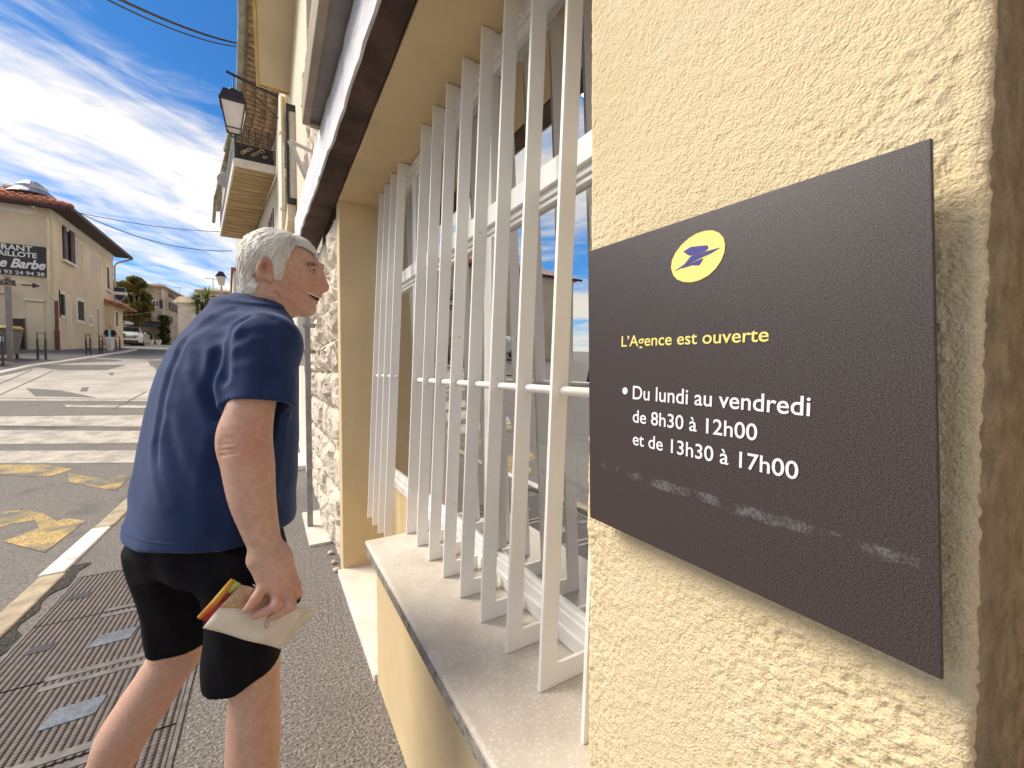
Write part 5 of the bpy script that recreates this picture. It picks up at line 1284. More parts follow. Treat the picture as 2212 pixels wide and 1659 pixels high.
# left pavement and its low barriers
lp = MB()
lk = [gi(x, y) for x, y in ((-60,812),(60,786),(130,777),(200,767),(262,757),(290,752))]
for p in lk: lp.v += [(p[0], p[1], gz(p[1])-.05), (-11.5, p[1]+.5, gz(p[1])-.05)]
for i in range(len(lk)-1): lp.f.append((2*i, 2*i+2, 2*i+3, 2*i+1))
lp.build('left_pavement', M['pavement'], None, kind='structure', fixn=True)
kb = MB()
for i in range(len(lk)-1):
    a, c = lk[i], lk[i+1]
    MB().hexa([(a[0]-.02,a[1],gz(a[1])-.2),(a[0]+.12,a[1],gz(a[1])-.2),(c[0]+.12,c[1],gz(c[1])-.2),(c[0]-.02,c[1],gz(c[1])-.2)],[(a[0]-.02,a[1],gz(a[1])-.035),(a[0]+.12,a[1],gz(a[1])-.035),(c[0]+.12,c[1],gz(c[1])-.035),(c[0]-.02,c[1],gz(c[1])-.035)]).build('kerb_run', M['kerb_white'], bpy.data.objects['left_pavement'])
def barrier(px0, px1, pyb, pyt, label):
    c0 = gi((px0+px1)/2, pyb, -.05); Y = c0[1]; x0, x1 = at(px0, pyb, Y=Y)[0], at(px1, pyb, Y=Y)[0]; hh = at(px0, pyt, Y=Y)[2]-c0[2]
    t = thing('pedestrian_barrier', (c0[0], Y, c0[2]), label, 'barrier', 'low barriers along the far pavement')
    w = (x1-x0); g = c0[2]-.05; r_ = max(.03, w*.07)
    for x in (x0+r_, x1-r_): MB().tube([(x,Y,g),(x,Y,g+hh*.82)], r_, 8).tube([(x,Y,g+hh*.8),(x,Y,g+hh+.05)], r_*.5, 8).build('post', M['ironwork'], t)
    MB().tube([(x0+r_,Y,g+hh+.04),(x1-r_,Y,g+hh+.04)], r_*.5, 6).build('top_rail', M['ironwork'], t)
    MB().tube([(x0+r_,Y,g+hh*.55),(x1-r_,Y,g+hh*.55)], r_*.35, 6).build('mid_rail', M['ironwork'], t)
    MB().tube([(x0+r_,Y,g+hh*.52),(x1-r_,Y,g+hh*.12)], r_*.3, 6).build('cross_brace', M['ironwork'], t); MB().tube([(x1-r_,Y,g+hh*.52),(x0+r_*1.2,Y,g+hh*.12)], r_*.28, 6).build('cross_brace', M['ironwork'], t)
barrier(79,102,776,718,'dark barrier with cross braces standing in front of the sign-board corner')
barrier(184,198,765,722,'dark barrier below the small window of the cream building')
barrier(213,224,763,725,'dark barrier between the grey door and the walking woman')
barrier(249,261,756,727,'dark barrier just beyond the walking woman')
barrier(-14,10,790,720,'dark barrier beside the wheeled bins')

# wheeled bins
def wheelie(px, pyb, hpx_, cbody, clid, label, tilt=0):
    c0 = gi(px, pyb, -.05); Y = c0[1]; H_ = at(px, pyb-hpx_, Y=Y)[2]-c0[2]; s = H_/1.25
    t = thing('wheeled_bin', tuple(c0), label, 'bin', 'wheeled rubbish bins'); x, g = c0[0], c0[2]
    MB().hexa([(x-.7*.42*s,Y-.32*s,g+.16*s),(x+.7*.42*s,Y-.32*s,g+.16*s),(x+.7*.42*s,Y+.32*s,g+.16*s),(x-.7*.42*s,Y+.32*s,g+.16*s)],[(x-.7*.58*s,Y-.44*s,g+1.05*s),(x+.7*.58*s,Y-.44*s,g+1.05*s),(x+.7*.58*s,Y+.44*s,g+1.05*s),(x-.7*.58*s,Y+.44*s,g+1.05*s)]).build('body', cbody, t, bevel=.04*s)
    MB().box(x-.7*.62*s,x+.7*.62*s,Y-.48*s,Y+.48*s,g+1.05*s,g+1.11*s).build('rim', cbody, t, bevel=.02*s)
    MB().hexa([(x-.7*.60*s,Y-.48*s,g+1.13*s),(x+.7*.60*s,Y-.48*s,g+1.13*s),(x+.7*.60*s,Y+.5*s,g+1.15*s),(x-.7*.60*s,Y+.5*s,g+1.15*s)],[(x-.7*.52*s,Y-.40*s,g+1.23*s),(x+.7*.52*s,Y-.40*s,g+1.23*s),(x+.7*.52*s,Y+.44*s,g+1.28*s),(x-.7*.52*s,Y+.44*s,g+1.28*s)]).build('lid', clid, t, bevel=.03*s)
    for sx in (-1,1):
        for sy in (-1,1): MB().lathe((x+.26*sx*s,Y+.28*sy*s,g+.085*s), [(.05*s,-.03*s),(.085*s,-.025*s),(.085*s,.025*s),(.05*s,.03*s)], 12, 'x').build('wheel', M['dark'], t)
    MB().box(x+.05*s,x+.17*s,Y-.41*s,Y-.405*s,g+.60*s,g+.88*s).build('sticker', M['sign_white'], t)
M['bin_grey'] = mat('grey_bin_plastic', (.16,.165,.155), .55, .1, 3); M['bin_yellow'] = mat('yellow_bin_lid', (.66,.42,.04), .5, .1, 3); M['bin_green'] = mat('dark_green_bin', (.035,.09,.06), .55, .1, 3)
wheelie(8,774,70,M['bin_grey'],M['bin_yellow'],'grey wheeled bin with an overfull yellow lid'); wheelie(-60,784,70,M['bin_green'],M['bin_green'],'dark green wheeled bin beside the yellow-lidded one')
# bundle of cardboard on the bin
c0 = gi(18,776,.02)

# ------------------------------------------------------------------ cars
M['car_white'] = mat('white_car_paint', (.80,.79,.77), .3, .01, 2, coat=.6); M['car_silver'] = mat('silver_car_paint', (.50,.50,.50), .3, .02, 2, metal=.5, coat=.6)
M['chrome'] = mat('chrome', (.6,.6,.62), .2, .05, 3, metal=.9); M['tyre'] = mat('tyre_rubber', (.02,.02,.02), .85, .2, 20); M['headlamp'] = mat('headlamp_glass', (.62,.64,.66), .12, .05, 6, metal=.3)
def car(loc, ang, body_m, label, name='parked_car', rack=False, suv=True):
    t = thing(name, (0,0,0), label, 'car')
    Hh = 1.62 if suv else 1.45; Ln, Wd = 4.2, 1.80
    # sections along the length: (x from nose, half width, z low, z belt, z roof, half roof width)
    sec = [(0,.62,.34,.62,.66,.55),(.10,.80,.26,.78,.82,.70),(.45,.88,.24,.92,.96,.76),(1.05,.90,.24,1.00,1.04,.78),(1.35,.90,.24,1.03,1.10,.74),(1.95,.90,.24,1.04,Hh-.06,.62),(2.4,.90,.24,1.05,Hh,.62),(3.3,.90,.24,1.06,Hh-.02,.60),(3.95,.86,.28,1.05,Hh-.22,.58),(4.2,.76,.36,.95,1.08,.56)]
    b = MB(); n = 10
    for x, w, zl, zb_, zr_, wr_ in sec:
        b.v += [(x,-w*.92,zl),(x,-w,zl+.14),(x,-w,zb_-.06),(x,-w*.96,zb_),(x,-wr_,zr_-.04),(x,-wr_*.8,zr_),(x,wr_*.8,zr_),(x,wr_,zr_-.04),(x,w*.96,zb_),(x,w,zb_-.06),(x,w,zl+.14),(x,w*.92,zl)]
    n = 12
    for i in range(len(sec)-1):
        for k in range(n): b.f.append((i*n+k, i*n+(k+1)%n, (i+1)*n+(k+1)%n, (i+1)*n+k))
    b.f += [tuple(range(n)), tuple(range((len(sec)-1)*n, len(sec)*n))]
    bd_ = b.build('body', body_m, t, smooth=False, bevel=.02)
    MB().add([(1.42,-.70,1.10),(1.42,.70,1.10),(1.93,.585,Hh-.10),(1.93,-.585,Hh-.10)],[(0,1,2,3)]).build('windscreen', M['glass_dark'], t)
    bpy.context.view_layer.update()
    t.children[-1].location += Vector((-.035,0,.025))
    for s in (-1,1):
        MB().add([(1.62,s*.80,1.10),(3.85,s*.80,1.11),(3.5,s*.64,Hh-.14),(2.02,s*.645,Hh-.14)],[(0,1,2,3)]).build('side_window', M['glass_dark'], t); t.children[-1].location += Vector((0,s*.045,0))
        MB().hexa([(.00,s*.42-.17,.70),(.34,s*.66-.20,.70),(.34,s*.66+.20,.70),(.05,s*.50+.19,.70)],[(.04,s*.42-.17,.83),(.38,s*.66-.20,.86),(.38,s*.66+.20,.86),(.09,s*.50+.19,.84)]).build('headlight', M['headlamp'], t, bevel=.02)
        MB().lathe((1.50,s*.98,1.06), [(.02,-.09),(.09,-.07),(.10,.05),(.03,.09)], 8, 'y').build('mirror', body_m, t)
        for x in (.82, 3.38):
            w_ = MB().lathe((x, s*.80, .33), [(.20,-.11),(.33,-.10),(.33,.10),(.20,.11)], 20, 'y').build('wheel', M['tyre'], t)
            MB().lathe((x, s*.80+.0, .33), [(.05,-.125),(.19,-.118),(.19,.118),(.05,.125)], 12, 'y').build('rim', M['chrome'], w_)
    MB().box(-.025,.12,-.52,.52,.60,.72).build('grille', M['dark'], t, bevel=.02); MB().box(-.04,-.02,-.42,.42,.65,.675).build('grille_trim', M['chrome'], t)
    MB().box(-.05,-.01,-.09,.09,.62,.70).build('badge', M['chrome'], t)
    MB().box(-.03,.14,-.62,.62,.28,.42).build('bumper_intake', M['dark'], t, bevel=.02); MB().box(-.045,-.03,-.26,.26,.44,.55).build('number_plate', M['sign_white'], t)
    if rack:
        for s in (-1,1): MB().tube([(2.0,s*.60,Hh),(2.1,s*.60,Hh+.08),(3.3,s*.58,Hh+.08),(3.4,s*.58,Hh)], .03, 6).build('roof_rail', M['dark'], t)
        MB().box(2.1,2.2,-.72,.72,Hh+.08,Hh+.12).box(3.1,3.2,-.72,.72,Hh+.08,Hh+.12).build('cross_bar', M['dark'], t)
        MB().hexa([(1.95,-.34,Hh+.13),(3.5,-.34,Hh+.13),(3.5,.34,Hh+.13),(1.95,.34,Hh+.13)],[(2.15,-.26,Hh+.40),(3.4,-.26,Hh+.42),(3.4,.26,Hh+.42),(2.15,.26,Hh+.40)]).build('roof_box', M['plastic_w'], t, bevel=.05)
    t.location = loc; t.rotation_euler = (0, 0, ang); return t
cp = gi(275,747,-.11); car(tuple(cp), math.radians(100), M['car_white'], 'white car with a roof rack coming down the street', 'white_car', True)
cp2 = at(62,766,Y=cY-2.2); car((cp2[0]-.45, cY-2.6, gz(cY-2.6)+.02), math.radians(170), M['car_silver'], 'silver car parked behind the wheeled bins', 'silver_car', False, False)

# ------------------------------------------------------------------ woman walking on the far pavement
wp = gi(239,760,-.05); wY = wp[1]; wH = at(239,704,Y=wY)[2]-wp[2]; s = wH/1.62
wm = thing('person', tuple(wp), 'person in dark cardigan and white trousers walking towards us on the far pavement', 'person')
def wv(x, y, z): return np.array([wp[0]+x*s, wY+y*s, wp[2]+z*s])
M['dark_knit'] = mat('dark_cardigan', (.02,.016,.022), .9, .2, 10); M['white_cloth'] = mat('white_trousers', (.66,.66,.66), .85, .06, 5); M['mint'] = mat('mint_top', (.30,.50,.45), .85, .06, 5); M['sandy_hair'] = mat('sandy_hair', (.42,.26,.15), .7, .2, 20); M['skin2'] = mat('skin_fair', (.56,.33,.24), .55, .08, 30); M['tan_leather'] = mat('tan_leather', (.42,.20,.05), .6, .1, 10)
def f_w(P):
    d = sd_ell(P, wv(0,0,1.50), (.075*s,.09*s,.11*s)); d = smin(d, sd_cone(P, wv(0,0,1.42), wv(0,.01,1.28), .05*s, .06*s), .03)
    d = smin(d, sd_ell(P, wv(0,-.095,1.49), (.015*s,.02*s,.02*s)), .02)
    d = smin(d, sd_ell(P, wv(0,0,1.12), (.18*s,.13*s,.26*s)), .05); d = smin(d, sd_ell(P, wv(0,0,.85), (.19*s,.14*s,.14*s)), .05)
    for q in (-1, 1):
        d = smin(d, sd_cone(P, wv(.17*q,0,1.30), wv(.25*q,.02,1.06), .055*s, .045*s), .04); d = smin(d, sd_cone(P, wv(.25*q,.02,1.06), wv(.25*q,-.06,.84), .042*s, .032*s), .03)
        d = smin(d, sd_ell(P, wv(.25*q,-.07,.76), (.03*s,.04*s,.06*s)), .02)
        d = smin(d, sd_cone(P, wv(.09*q,0,.80), wv(.09*q,-.02-.08*q,.46), .085*s, .06*s), .03); d = smin(d, sd_cone(P, wv(.09*q,-.02-.08*q,.46), wv(.085*q,.0-.10*q,.07), .058*s, .042*s), .03)
        d = smin(d, sd_ell(P, wv(.085*q,-.06-.10*q,.035), (.04*s,.11*s,.035*s)), .02)
    return d
lo_, hi_ = wv(-.36,-.30,0), wv(.36,.26,1.66)
fig('body', surface(f_w, lo_-.02, hi_, .02*s), M['skin2'], wm)
def f_wj(P): return np.maximum(np.maximum(f_w(P)-.018*s, (wv(0,0,.92)[2]-P[:,2])), P[:,2]-wv(0,0,1.36)[2])
def f_wjk(P): 
    x = np.abs(P[:,0]-wp[0]); return np.maximum(np.maximum(f_wj(P)-.006*s, np.where(P[:,1] < wY-.03*s, .055*s+(wv(0,0,1.3)[2]-P[:,2])*-.0-x, -1)), np.where(x > .21*s, wv(0,0,1.06)[2]-P[:,2], -1))
fig('cardigan', surface(f_wjk, lo_-.05, hi_+.05, .018*s), M['dark_knit'], wm)
fig('top', surface(lambda P: np.maximum(f_wj(P), np.abs(P[:,0]-wp[0])-.15*s), lo_-.05, hi_+.05, .018*s), M['mint'], wm)
def f_wt(P): return np.maximum(np.maximum(f_w(P)-.022*s, P[:,2]-wv(0,0,.95)[2]), np.maximum(wv(0,0,.10)[2]-P[:,2], np.abs(P[:,0]-wp[0])-.205*s))
fig('trousers', surface(f_wt, lo_-.05, hi_+.05, .018*s), M['white_cloth'], wm)
fig('hair', surface(lambda P: np.maximum(sd_ell(P, wv(0,.02,1.53), (.095*s,.10*s,.11*s)), -sd_ell(P, wv(0,-.09,1.48), (.07*s,.07*s,.10*s))), lo_, hi_+.08, .014*s), M['sandy_hair'], wm)
hb = thing('handbag', tuple(wv(-.28,-.02,.42)), 'tan handbag carried by the walking person', 'bag')
MB().hexa([wv(-.38,-.08,.42),wv(-.20,-.08,.42),wv(-.20,.04,.42),wv(-.38,.04,.42)],[wv(-.35,-.06,.60),wv(-.22,-.06,.60),wv(-.22,.02,.60),wv(-.35,.02,.60)]).build('bag_body', M['tan_leather'], hb, bevel=.02)
MB().tube([wv(-.34,-.02,.60),wv(-.31,-.03,.72),wv(-.25,-.04,.76),wv(-.23,-.02,.60)], .012*s, 6).build('handle', M['tan_leather'], hb)

# ------------------------------------------------------------------ road sign on the corner (seen from behind)
rY = yE-.5; rc_ = at(259,635,Y=rY)
rsn = thing('road_sign', (rc_[0]-.25, rY, gz(rY)), 'rounded dark blue sign on a bracket at the corner of the cream building', 'sign')
outl = [(-.5,.42),(-.42,.5),(.42,.5),(.5,.42),(.48,-.1),(.3,-.42),(0,-.55),(-.3,-.42),(-.48,-.1)]
k = .80
M['sign_navy'] = mat('navy_enamel', (.02,.025,.07), .4, .1, 4)
bq = MB(); n = len(outl); bq.add([(rc_[0]+u*k*.70,rY-.03,rc_[2]+v*k) for u,v in outl]+[(rc_[0]+u*k*.70,rY+.03,rc_[2]+v*k) for u,v in outl],[tuple(range(n)),tuple(range(n,2*n))]+[(i,(i+1)%n,n+(i+1)%n,n+i) for i in range(n)]); bq.build('rim', M['zinc'], rsn)
bq = MB(); bq.add([(rc_[0]+u*k*.62,rY-.04,rc_[2]+v*k*.9) for u,v in outl]+[(rc_[0]+u*k*.62,rY-.031,rc_[2]+v*k*.9) for u,v in outl],[tuple(range(n)),tuple(range(n,2*n))]+[(i,(i+1)%n,n+(i+1)%n,n+i) for i in range(n)]); bq.build('face', M['sign_navy'], rsn)
MB().box(rc_[0]-.36,rc_[0]+.36,rY-.05,rY-.041,rc_[2]-.06,rc_[2]+.12).build('white_bar', M['sign_white'], rsn)
MB().tube([(XL-.02,rY+.05,rc_[2]+.1),(rc_[0],rY+.05,rc_[2]+.1)], .03, 6).build('bracket', M['steel'], rsn)

# ------------------------------------------------------------------ far end of the street
def gbase(Y): return gz(Y)-.3
def far_house(name, label, pts, ztop, m, roof_m, ridge=1.2, parent=None):
    t = thing(name, (sum(p[0] for p in pts)/len(pts), sum(p[1] for p in pts)/len(pts), gz(pts[0][1])), label, 'house')
    MB().prism(pts, lambda p: gbase(p[1]), ztop).build('wall', m, t)
    cx_, cy_ = t.location.x, t.location.y; ov_ = 1.05
    n = len(pts); eave = [((p[0]-cx_)*ov_+cx_, (p[1]-cy_)*ov_+cy_, ztop) for p in pts]
    MB().add(eave+[(p[0],p[1],ztop+.18) for p in eave]+[((p[0]-cx_)*.35+cx_, (p[1]-cy_)*.35+cy_, ztop+ridge) for p in eave], [tuple(range(n))]+[(i,(i+1)%n,n+(i+1)%n,n+i) for i in range(n)]+[(n+i,n+(i+1)%n,2*n+(i+1)%n,2*n+i) for i in range(n)]+[tuple(range(2*n,3*n))]).build('roof', roof_m, t)
    return t
# stone house with arch: front faces the camera, side runs up the street
fY = 52.0
def ff(px, py, Y=fY): p = at(px, py, Y=Y); return p[0], p[2]
xl, _ = ff(262,700); xr, ztp = ff(352,632)
ztp = ff(330,620)[1]
sh_ = far_house('stone_house', 'old stone house with dark shutters, green awning and arched doorway at the street end', [(xl-6,fY),(xr,fY),(xr+1.6,fY+16),(xl-6,fY+16)], ztp, M['stonehouse'], M['tile_old'])
def fb(name, px0, px1, py0, py1, m, d0, d1, Y=fY, parent=sh_):
    x0, z1 = ff(px0, py0, Y); x1, z0 = ff(px1, py1, Y); return MB().box(x0, x1, Y-d1, Y-d0, z0, z1).build(name, m, parent)
# shutters and windows (pixels of the 2028 px crop: x*.1488+219.4, y*.1488+548.6)
def q(u, v): return u*.1488+219.4, v*.1488+548.6
def fq(name, u0, u1, v0, v1, m, d0, d1, **k):
    a, b_ = q(u0, v0); c, d = q(u1, v1); return fb(name, a, c, b_, d, m, d0, d1, **k)
w_ = fq('window', 728, 840, 668, 778, M['white_trim'], .0, .08); fq('pane', 745, 785, 680, 765, M['glass_dark'], .081, .10, parent=w_); fq('pane', 795, 830, 680, 765, M['glass_dark'], .081, .10, parent=w_)
fq('shutter', 842, 892, 662, 790, M['shutter'], .0, .14); fq('shutter', 690, 724, 662, 780, M['shutter'], .0, .14)
w_ = fq('window', 608, 662, 865, 985, M['white_trim'], .0, .08); fq('pane', 615, 655, 872, 980, M['glass_dark'], .081, .10, parent=w_)
fq('shutter', 664, 720, 865, 968, M['shutter_red'], .0, .14); fq('shutter', 552, 604, 880, 975, M['shutter'], .0, .14)
x0, z1 = ff(*q(400,962)); x1, z0 = ff(*q(905,1050))
MB().hexa([(x0,fY-2.0,z0-.25),(x1,fY-2.0,z0-.25),(x1,fY,z0),(x0,fY,z0)],[(x0,fY-1.9,z0-.05),(x1,fY-1.9,z0-.05),(x1,fY,z1),(x0,fY,z1)]).build('awning', M['awning'], sh_)
xa, za = ff(*q(640,1190)); rad = abs(ff(*q(745,1190))[0]-xa); zg = gz(fY)-.1
ar = MB()
for i in range(11):
    t0, t1 = math.pi*i/11+.03, math.pi*(i+1)/11-.03
    P = lambda t, r_: (xa+r_*math.cos(t), za+r_*.8*math.sin(t))
    a, b_, c, d = P(t0,rad), P(t1,rad), P(t1,rad*1.25), P(t0,rad*1.25)
    MB().hexa([(a[0],fY-.12,a[1]),(b_[0],fY-.12,b_[1]),(b_[0],fY,b_[1]),(a[0],fY,a[1])],[(d[0],fY-.12,d[1]),(c[0],fY-.12,c[1]),(c[0],fY,c[1]),(d[0],fY,d[1])]).build('arch_stone', M['arch'], sh_)
for s_ in (-1,1): MB().box(xa+s_*rad*1.0, xa+s_*rad*1.25, fY-.12, fY, zg, za).build('arch_pier', M['arch'], sh_)
MB().add([(xa-rad,fY-.02,zg),(xa+rad,fY-.02,zg)]+[(xa+rad*math.cos(t),fY-.02,za+rad*.8*math.sin(t)) for t in np.linspace(0,math.pi,12)],[tuple(range(14))]).build('archway', M['dark'], sh_)
fq('inner_door', 620, 705, 1165, 1300, M['white_trim'], .021, .06)
for u, lb_ in ((740, 'pale planter pot at the foot of the arch pier'), (850, 'pale planter pot between the arch and the climbing plant')):
    pt = thing('planter', tuple(gi(*q(u,1310))), lb_, 'planter', 'pots by the archway'); c_ = pt.location
    MB().lathe((c_[0],c_[1]-.5,c_[2]-.05), [(.12,0),(.19,.32),(.21,.33),(.21,.38),(.15,.38)], 12).build('pot', M['white_trim'], pt)
# corner pillar
fb('corner_pier', 348, 356, 622, 745, M['arch'], -.3, .10)
# side of the stone house: windows
for v0, v1, t0, t1 in ((690,800,.10,.35),(560,610,.10,.2),(900,985,.05,.15)):
    z1, z0 = ff(*q(985,v0))[1]*1.02, ff(*q(985,v1))[1]*1.02
    xs0, xs1 = xr+1.6*t0, xr+1.6*t1; MB().prism([(xs0+.02,fY+16*t0),(xs0+.10,fY+16*t0),(xs1+.10,fY+16*t1),(xs1+.02,fY+16*t1)], z0, z1).build('shutter', M['shutter'], sh_)
# houses running up behind it
def sq(u, v, Y): return ff(*q(u, v), Y)
h2 = far_house('ochre_house', 'ochre terraced house with tall brown shutters behind the stone house', [(sq(1035,600,69)[0]-4,69),(sq(1035,600,69)[0],69),(sq(1110,600,80)[0],80),(sq(1035,600,69)[0]-4,80)], sq(1035,585,69)[1], M['stonehouse2'], M['tile_old'])
for v0, v1 in ((620,690),(740,870)):
    for u in (1045,1080):
        Yt = 69+ (u-1035)/75*11; x, z1 = sq(u, v0, Yt); z0 = sq(u, v1, Yt)[1]; MB().box(x-.02, x+.12, Yt, Yt+1.6, z0, z1).build('shutter', M['shutter'], h2)
h3 = far_house('narrow_house', 'narrow ochre house with a low tiled roof at the end of the terrace', [(sq(1110,700,82)[0]-4,82),(sq(1110,700,82)[0],82),(sq(1215,700,98)[0],98),(sq(1110,700,82)[0]-4,98)], sq(1110,770,82)[1], M['stonehouse2'], M['tile_old'], 2.2)
h5 = far_house('pink_house', 'pale pink house with tiled roof beyond the terrace', [(sq(1215,800,100)[0]-3,100),(sq(1300,800,100)[0],100),(sq(1300,800,100)[0],110),(sq(1215,800,100)[0]-3,110)], sq(1230,830,100)[1], mat('pink_plaster', (.62,.43,.35), .9, .06, 1), M['tile_old'], 1.5)
# white house on the right, behind the palm
Y4 = 44
x4, z4 = sq(1240,505,Y4); x5, _ = sq(1960,505,Y4)
h4 = far_house('white_villa', 'white house with a flat tan tiled roof behind the palm', [(x4+.6,Y4),(x5,Y4),(x5,Y4+10),(x4+.6,Y4+10)], z4-.2, M['white_wall'], M['tile_old'], .9)
for i in range(7):
    x = x4+.9+i*.62; MB().box(x, x+.12, Y4-.12, Y4, z4-.9, z4-.25).build('eave_bracket', M['white_trim'], h4)
MB().box(x4-.2, x4+3.5, Y4-3, Y4-.5, gz(Y4)-.3, sq(1240,720,Y4-3)[1]).build('annex', M['white_wall'], h4)
MB().add([(x4-.5,Y4-3.3,sq(1240,720,Y4-3)[1]),(x4+3.8,Y4-3.3,sq(1240,720,Y4-3)[1]+.2),(x4+3.8,Y4-.3,sq(1240,720,Y4-3)[1]+1.2),(x4-.5,Y4-.3,sq(1240,720,Y4-3)[1]+.9)],[(0,1,2,3)]).build('annex_roof', M['tile_old'], h4)
# house at the far right edge of the street
x6, z6 = ff(497,560,33); far_house('rendered_house', 'pale rendered house with projecting eaves and a shuttered top floor', [(ff(504,600,33)[0],33),(2.5,33),(2.5,42),(ff(500,600,42)[0],42)], ff(505,585,33)[1], M['white_wall'], M['tile'], .8)
# lamp post by the white villa
lY = 38; lxp, lzp = ff(478,600,lY)
lpst = thing('street_lamp', (lxp, lY, gz(lY)), 'slim blue-grey lamp post with a black lantern head beyond the palm', 'lamp')
MB().tube([(lxp,lY,gz(lY)),(lxp,lY,lzp-.6)], .06, 8).build('post', M['zinc'], lpst)
frustum(MB(), (lxp,lY), lzp-.55, lzp+.05, .16, .30).build('glass', M['lamp_glass'], lpst); frustum(MB(), (lxp,lY), lzp+.05, lzp+.45, .34, .12).build('cap', M['dark'], lpst)

# ------------------------------------------------------------------ trees
def leaf_cloud(name, blobs, n, size, m, parent, seed, squash=.8):
    r = np.random.default_rng(seed); b_v, b_f = [], []; w = np.array([bl[3]**2 for bl in blobs]); w = w/w.sum()
    idx = r.choice(len(blobs), n, p=w)
    C = np.array([bl[:3] for bl in blobs])[idx]; R = np.array([bl[3] for bl in blobs])[idx]
    d = r.normal(0, 1, (n, 3)); d /= np.linalg.norm(d, axis=1)[:,None]; P = C + d*(R*r.random(n)**.35)[:,None]*np.array([1,1,squash])
    a = r.normal(0, 1, (n, 3)); a /= np.linalg.norm(a, axis=1)[:,None]; c = np.cross(a, r.normal(0, 1, (n, 3))); c /= np.linalg.norm(c, axis=1)[:,None]
    s = size*r.uniform(.6, 1.4, n)[:,None]
    V = np.stack([P-a*s, P+c*s*.55, P+a*s, P-c*s*.55], 1).reshape(-1, 3); F = np.arange(4*n).reshape(-1, 4)
    return link(name, np_mesh(name, V, F), m, parent, fixn=False)
tY = 44.0
def tree(name, px0, px1, pyt, pyb, Y, label, m, n, size, seed, leafy_low=False, spread=1.0):
    xl_, xr_ = at(px0, pyt, Y=Y)[0], at(px1, pyt, Y=Y)[0]; zt, zb_ = at((px0+px1)/2, pyt, Y=Y)[2], at((px0+px1)/2, pyb, Y=Y)[2]
    cx_ = (xl_+xr_)/2; g = gz(Y); r = random.Random(seed)
    t = thing(name, (cx_, Y, g), label, 'tree'); hw = (xr_-xl_)/2; hh = (zt-zb_)/2; zc_ = (zt+zb_)/2
    tr = MB().tube([(cx_,Y,g-.2),(cx_+.1,Y,g+(zb_-g)*.6),(cx_,Y,zb_+.4)], [.36,.28,.24], 10)
    tr.build('trunk', M['bark'], t, smooth=True); br_ = MB(); blobs = []
    for k in range(26):
        a = r.uniform(0, 6.28); rr = r.random()**.5; el = r.uniform(-.95, .95); u = math.sqrt(max(0, 1-el*el))
        p = (cx_+hw*.80*u*rr*math.cos(a), Y+hw*.8*u*rr*math.sin(a), zc_+hh*.80*el); blobs.append((*p, hw*r.uniform(.20,.40)))
        if k < 12: br_.tube([(cx_,Y,zb_+.2), ((cx_+p[0])/2,(Y+p[1])/2,(zb_+p[2])/2+.3), p], [.13,.08,.03], 6)
    br_.build('limbs', M['bark'], t, smooth=True)
    leaf_cloud('crown', blobs, n, size, m, t, seed); return t
tree('plane_tree', 243, 334, 592, 706, tY, 'broad plane tree with yellowing leaves beyond the cream building', M['leaf'], 17000, .19, 5)
hd = thing('ivy_hedge', (at(254,740,Y=41)[0], 41, gz(41)), 'dark green climbing shrub beside the cream building corner', 'shrub')
leaf_cloud('foliage', [(*at(249+i*1.0, 668+i*14, Y=39), .38) for i in range(6)], 1400, .11, M['leaf_dark'], hd, 9)
hd2 = thing('climbing_plant', (at(358,740,Y=fY-1)[0], fY-1, gz(fY)), 'dark climbing plant at the corner of the stone house', 'shrub')
leaf_cloud('foliage', [(*at(353+ (i%2)*4, 742-i*9, Y=fY-.8), .42) for i in range(7)], 1300, .12, M['leaf_dark'], hd2, 10)
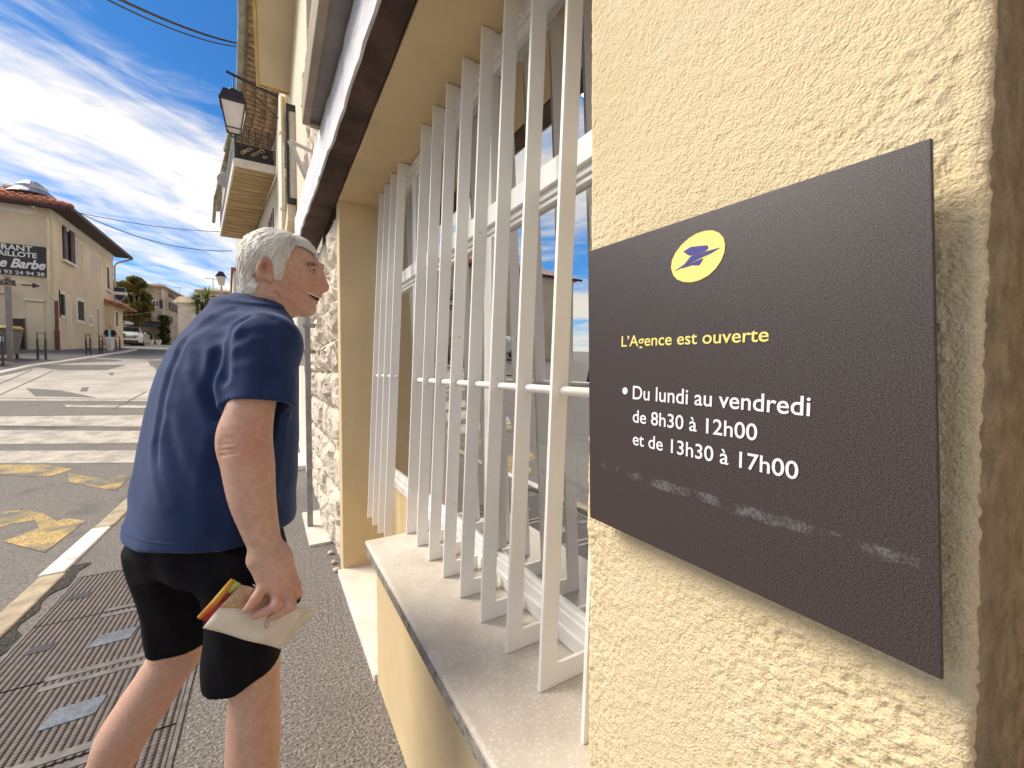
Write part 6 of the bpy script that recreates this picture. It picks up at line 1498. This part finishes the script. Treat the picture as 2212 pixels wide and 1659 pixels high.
# palm / yucca rosettes
plY = 30.0
pt = thing('palm_tree', (at(446,740,Y=plY)[0], plY, gz(plY)), 'spiky bright green palm with several leaf rosettes behind the person', 'tree')
heads = [(446,642,.95),(425,652,.8),(436,668,.85),(463,655,.75),(478,660,.7)]
for i, (a, c, k) in enumerate(heads):
    p = at(a, c, Y=plY+.3*i); MB().tube([(pt.location.x+.1*i,plY+.3*i,gz(plY)-.1),(p[0]+.05,plY+.3*i,(p[2]+gz(plY))/2),tuple(p)], [.13,.1,.08], 7).build('trunk', M['bark'], pt, smooth=True)
    fr_ = MB(); r = random.Random(i+40)
    for j in range(85):
        az, el = r.uniform(0, 6.28), r.uniform(-.5, 1.35); L = k*r.uniform(.65,1.1); d = Vector((math.cos(az)*math.cos(el), math.sin(az)*math.cos(el), math.sin(el))); sdv = d.cross(Vector((0,0,1))).normalized()*.035
        P0 = Vector(p); P1 = P0+d*L*.55; P2 = P0+d*L+Vector((0,0,-.18*L))
        fr_.add([P0-sdv*.6, P0+sdv*.6, P1+sdv, P1-sdv, P2], [(0,1,2,3),(3,2,4)])
    fr_.build('leaf_rosette', M['palm'], pt, fixn=False)

# ------------------------------------------------------------------ overhead wires, aerials, bird
def wire(name, label, A3, B3, sag, r_=.012, n=20):
    A3, B3 = Vector(A3), Vector(B3); pts = [A3.lerp(B3, t)+Vector((0,0,-sag*4*t*(1-t))) for t in np.linspace(0, 1, n)]
    o = MB().tube(pts, r_, 5).build(name, M['dark'], None, smooth=True); tag(o, label, 'wire', 'overhead cables'); return o
wire('overhead_cable', 'thick black cable running to the gutter of the white house', at(180,-40,Y=7.5), at(528,96,Y=13.2), .12, .022)
wire('overhead_cable', 'thin black cable running below the thick one to the same gutter', at(120,-60,Y=7.5), at(522,102,Y=13.2), .18, .013)
wire('overhead_cable', 'sagging cable from the cream building eaves across the street', at(150,449,Y=27), at(502,542,Y=27.2), .55, .018)
wire('overhead_cable', 'taut cable from the cream building towards the white house', at(108,445,Y=cY-.1), at(500,501,Y=27), .25, .014)
wire('overhead_cable', 'thin cable strung low towards the far lamp post', at(230,684,Y=42), at(478,638,Y=38), .3, .016)
def aerial(px, py, Y, hgt, label):
    p = at(px, py, Y=Y); t = thing('roof_aerial', (p[0],Y,p[2]-hgt), label, 'aerial', 'roof aerials')
    MB().tube([(p[0],Y,p[2]-hgt),(p[0],Y,p[2])], .03, 5).build('mast', M['zinc'], t)
    MB().tube([(p[0]-.6,Y,p[2]-.1),(p[0]+.6,Y,p[2]-.1)], .02, 4).build('boom', M['zinc'], t)
    for k in range(5): MB().tube([(p[0]-.5+.25*k,Y-.3,p[2]-.1),(p[0]-.5+.25*k,Y+.3,p[2]-.1)], .015, 4).build('element', M['zinc'], t)
aerial(345,612,55,1.6,'thin roof aerial above the stone house'); aerial(388,620,72,2.2,'thin roof aerial above the ochre house'); aerial(460,600,45,2.2,'thin roof aerial above the white villa')
